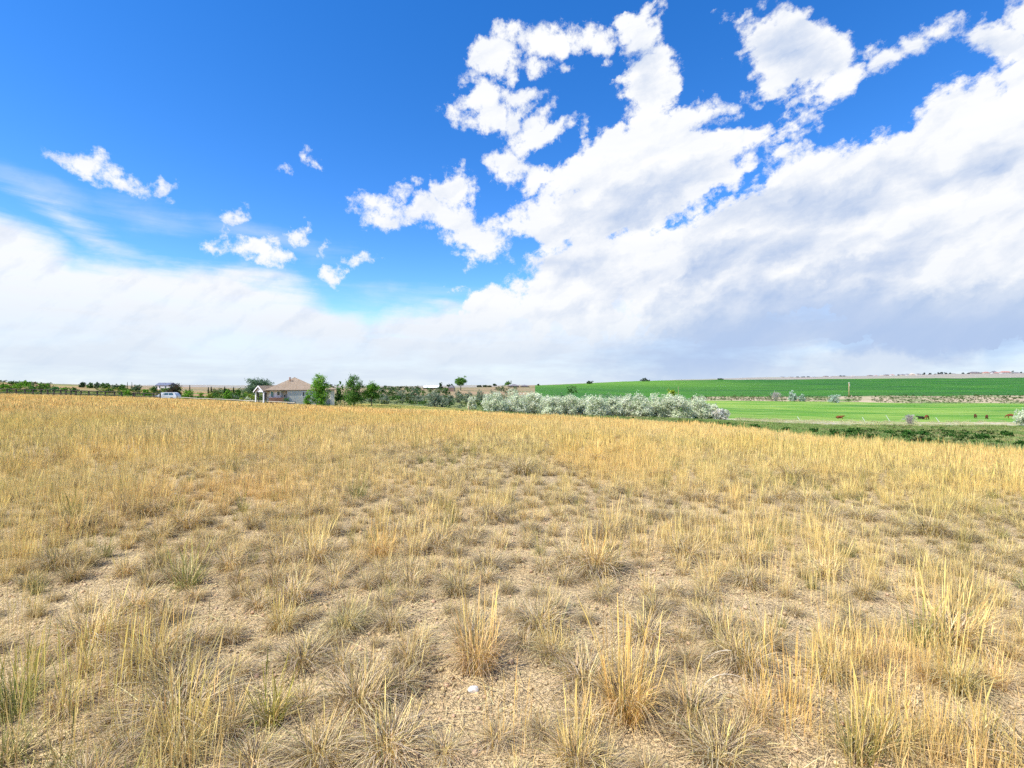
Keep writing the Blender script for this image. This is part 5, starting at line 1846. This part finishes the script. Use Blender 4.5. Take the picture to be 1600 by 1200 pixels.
def cow_mesh(pose, material):
    lz = 0.75 if pose == 'stand' else 0.0
    # x forward; body, neck and head
    J = [(0.0, 0, 0.55 + lz * 0.75, 0.30, 0.42), (0.55, 0, 0.58 + lz * 0.75, 0.28, 0.40), (-0.6, 0, 0.60 + lz * 0.75, 0.28, 0.36), (-0.85, 0, 0.62 + lz * 0.75, 0.20, 0.24)]
    E = [(0, 1), (0, 2), (2, 3)]
    if pose == 'stand':       # grazing
        J += [(0.95, 0, 1.05, 0.17, 0.22), (1.25, 0, 0.65, 0.13, 0.16), (1.35, 0.0, 0.32, 0.11, 0.11), (1.42, 0, 0.12, 0.08, 0.07)]
    else:                     # lying, head up
        J += [(0.92, 0, 0.72, 0.22, 0.28), (1.15, 0, 0.88, 0.18, 0.20), (1.36, 0, 0.92, 0.14, 0.15), (1.58, 0, 0.80, 0.10, 0.09)]
    E += [(1, 4), (4, 5), (5, 6), (6, 7)]
    if pose == 'stand':
        for s in (-1, 1):
            i = len(J)
            J += [(0.55, s * 0.2, 0.75, 0.12), (0.55, s * 0.22, 0.42, 0.07), (0.55, s * 0.22, 0.05, 0.055)]
            E += [(1, i), (i, i + 1), (i + 1, i + 2)]
            i = len(J)
            J += [(-0.62, s * 0.22, 0.78, 0.15), (-0.78, s * 0.24, 0.45, 0.07), (-0.72, s * 0.24, 0.05, 0.055)]
            E += [(2, i), (i, i + 1), (i + 1, i + 2)]
    else:
        for s in (-1, 1):
            i = len(J)
            J += [(0.7, s * 0.25, 0.22, 0.11), (1.0, s * 0.28, 0.10, 0.07)]
            E += [(1, i), (i, i + 1)]
            i = len(J)
            J += [(-0.45, s * 0.35, 0.25, 0.15), (-0.1, s * 0.45, 0.10, 0.07)]
            E += [(2, i), (i, i + 1)]
    return skin_body(J, E, 'cow_body', material)


def coat(name, c1, c2):
    return mat(name, two_tone(c1, c2, 2.5, None, None, 0.01))


M_RED = coat('red_brown_coat', (0.15, 0.05, 0.022), (0.20, 0.07, 0.03))
M_BLACK = coat('black_coat', (0.02, 0.016, 0.014), (0.035, 0.028, 0.024))
M_DKRED = coat('dark_brown_coat', (0.09, 0.035, 0.02), (0.14, 0.05, 0.03))


def cow(label, col, base_row, rot, pose, m, scale=1.0):
    d = beyond(col, base_row, 105)
    x, y, z = at(col, d)
    root = link('cow', None, loc=(x, y, z - 0.03), rot=rot, label=label, cat='cow', group='cattle on the bright green pasture')
    root.scale = (scale * 0.82,) * 3
    link('body', cow_mesh(pose, m), root)
    hx, hz_ = (1.30, 0.40) if pose == 'stand' else (1.33, 1.02)
    for s in (-1, 1):
        bm = bmesh.new()
        tube(bm, (hx - 0.08, s * 0.08, hz_), (hx - 0.10, s * 0.26, hz_ - 0.02), 0.05, 0.03, 5)
        link('ear', bm_mesh(bm, 'ear', [m]), root)
    bm = bmesh.new()
    tz = 1.2 if pose == 'stand' else 0.7
    tube(bm, (-1.0, 0, tz), (-1.1, 0, tz - 0.55), 0.035, 0.02, 5)
    tube(bm, (-1.1, 0, tz - 0.55), (-1.1, 0, tz - 0.75), 0.05, 0.03, 5)
    link('tail', bm_mesh(bm, 'tail', [m]), root)
    return root


cow('lone red-brown cow lying with head raised, farthest left in the pasture', 1311, 654, -0.45, 'lie', M_RED)
cow('black cow lying beside a brown one, right of the half-bare bush', 1440.5, 655, PI - 0.6, 'lie', M_BLACK)
cow('red-brown cow standing beside the black one in the pasture', 1448, 655.5, 0.45, 'stand', M_RED)
cow('dark brown cow seen from behind, left one of the middle two', 1524, 653.5, 0.95, 'stand', M_DKRED)
cow('dark red-brown cow, right one of the middle two', 1542, 655, 0.70, 'stand', M_DKRED)
cow('red-brown cow grazing next to the big silver bush at the right edge', 1579, 653.5, PI - 0.55, 'stand', M_RED)


# ------------------------------------------------------------------ stones and bent stalks on the bare soil
def stone(label, c, r_, size, colr):
    SEED[0] += 1
    rng = random.Random(SEED[0])
    d = row_depth(c, r_, 1.5)
    x, y, z = at(c, d)
    bm = bmesh.new()
    bmesh.ops.create_icosphere(bm, subdivisions=3, radius=size)
    n = [Vector((rng.gauss(0, 1), rng.gauss(0, 1), rng.gauss(0, 1))).normalized() for _ in range(9)]
    k = [rng.uniform(0.62, 0.9) * size for _ in range(9)]
    for v in bm.verts:
        for a, b_ in zip(n, k):
            e = v.co.dot(a) - b_
            if e > 0:
                v.co -= a * e * 0.85
        v.co.z *= 0.7
        v.co.x *= 1.25
    m = mat('stone', two_tone(colr, tuple(q * 0.8 for q in colr), 60.0, None, None, 0.002))
    return link('stone', bm_mesh(bm, 'stone', [m], True), loc=(x, y, z + size * 0.35), rot=rng.uniform(0, 6), label=label, cat='stone')


stone('white rounded stone lying on bare soil at bottom centre', 740, 1081, 0.026, (0.78, 0.74, 0.66))
stone('tiny white pebble on bare soil right of the dark grey tuft at left', 374, 996, 0.014, (0.76, 0.72, 0.64))
stone('pale little stone by the tufts in the left middle of the field', 272, 774, 0.035, (0.66, 0.62, 0.55))
stone('pale dusty stone among the tufts, below the left tree group', 600, 1032, 0.014, (0.60, 0.52, 0.42))


def bent_stalks():
    d = row_depth(1100, 1095, 1.5)
    x, y, z = at(1092, d)
    rng = np.random.default_rng(5)
    az = np.array([0.1, 0.35, -0.2])
    base = np.array([[0, 0, 0], [-0.03, 0.05, 0], [0.02, -0.06, 0]], float)
    v, q, c = blades(rng, base, az, np.array([0.15, 0.1, 0.3]), np.array([2.0, 1.9, 2.1]), np.array([0.34, 0.38, 0.26]), np.array([0.006, 0.006, 0.005]), 10, jitter(rng, (0.85, 0.78, 0.58), 3, 0.05), head=np.array([True, True, False]))
    link('bent_stalks', mesh_np('bent_stalks', v, q, None, [M_GRASS2], c), loc=(x, y, z), label='three bleached stalks arching to the right over a bare patch', cat='stalks')


M_GRASS2 = leaf_mat('bleached_blades', 0.25)
bent_stalks()
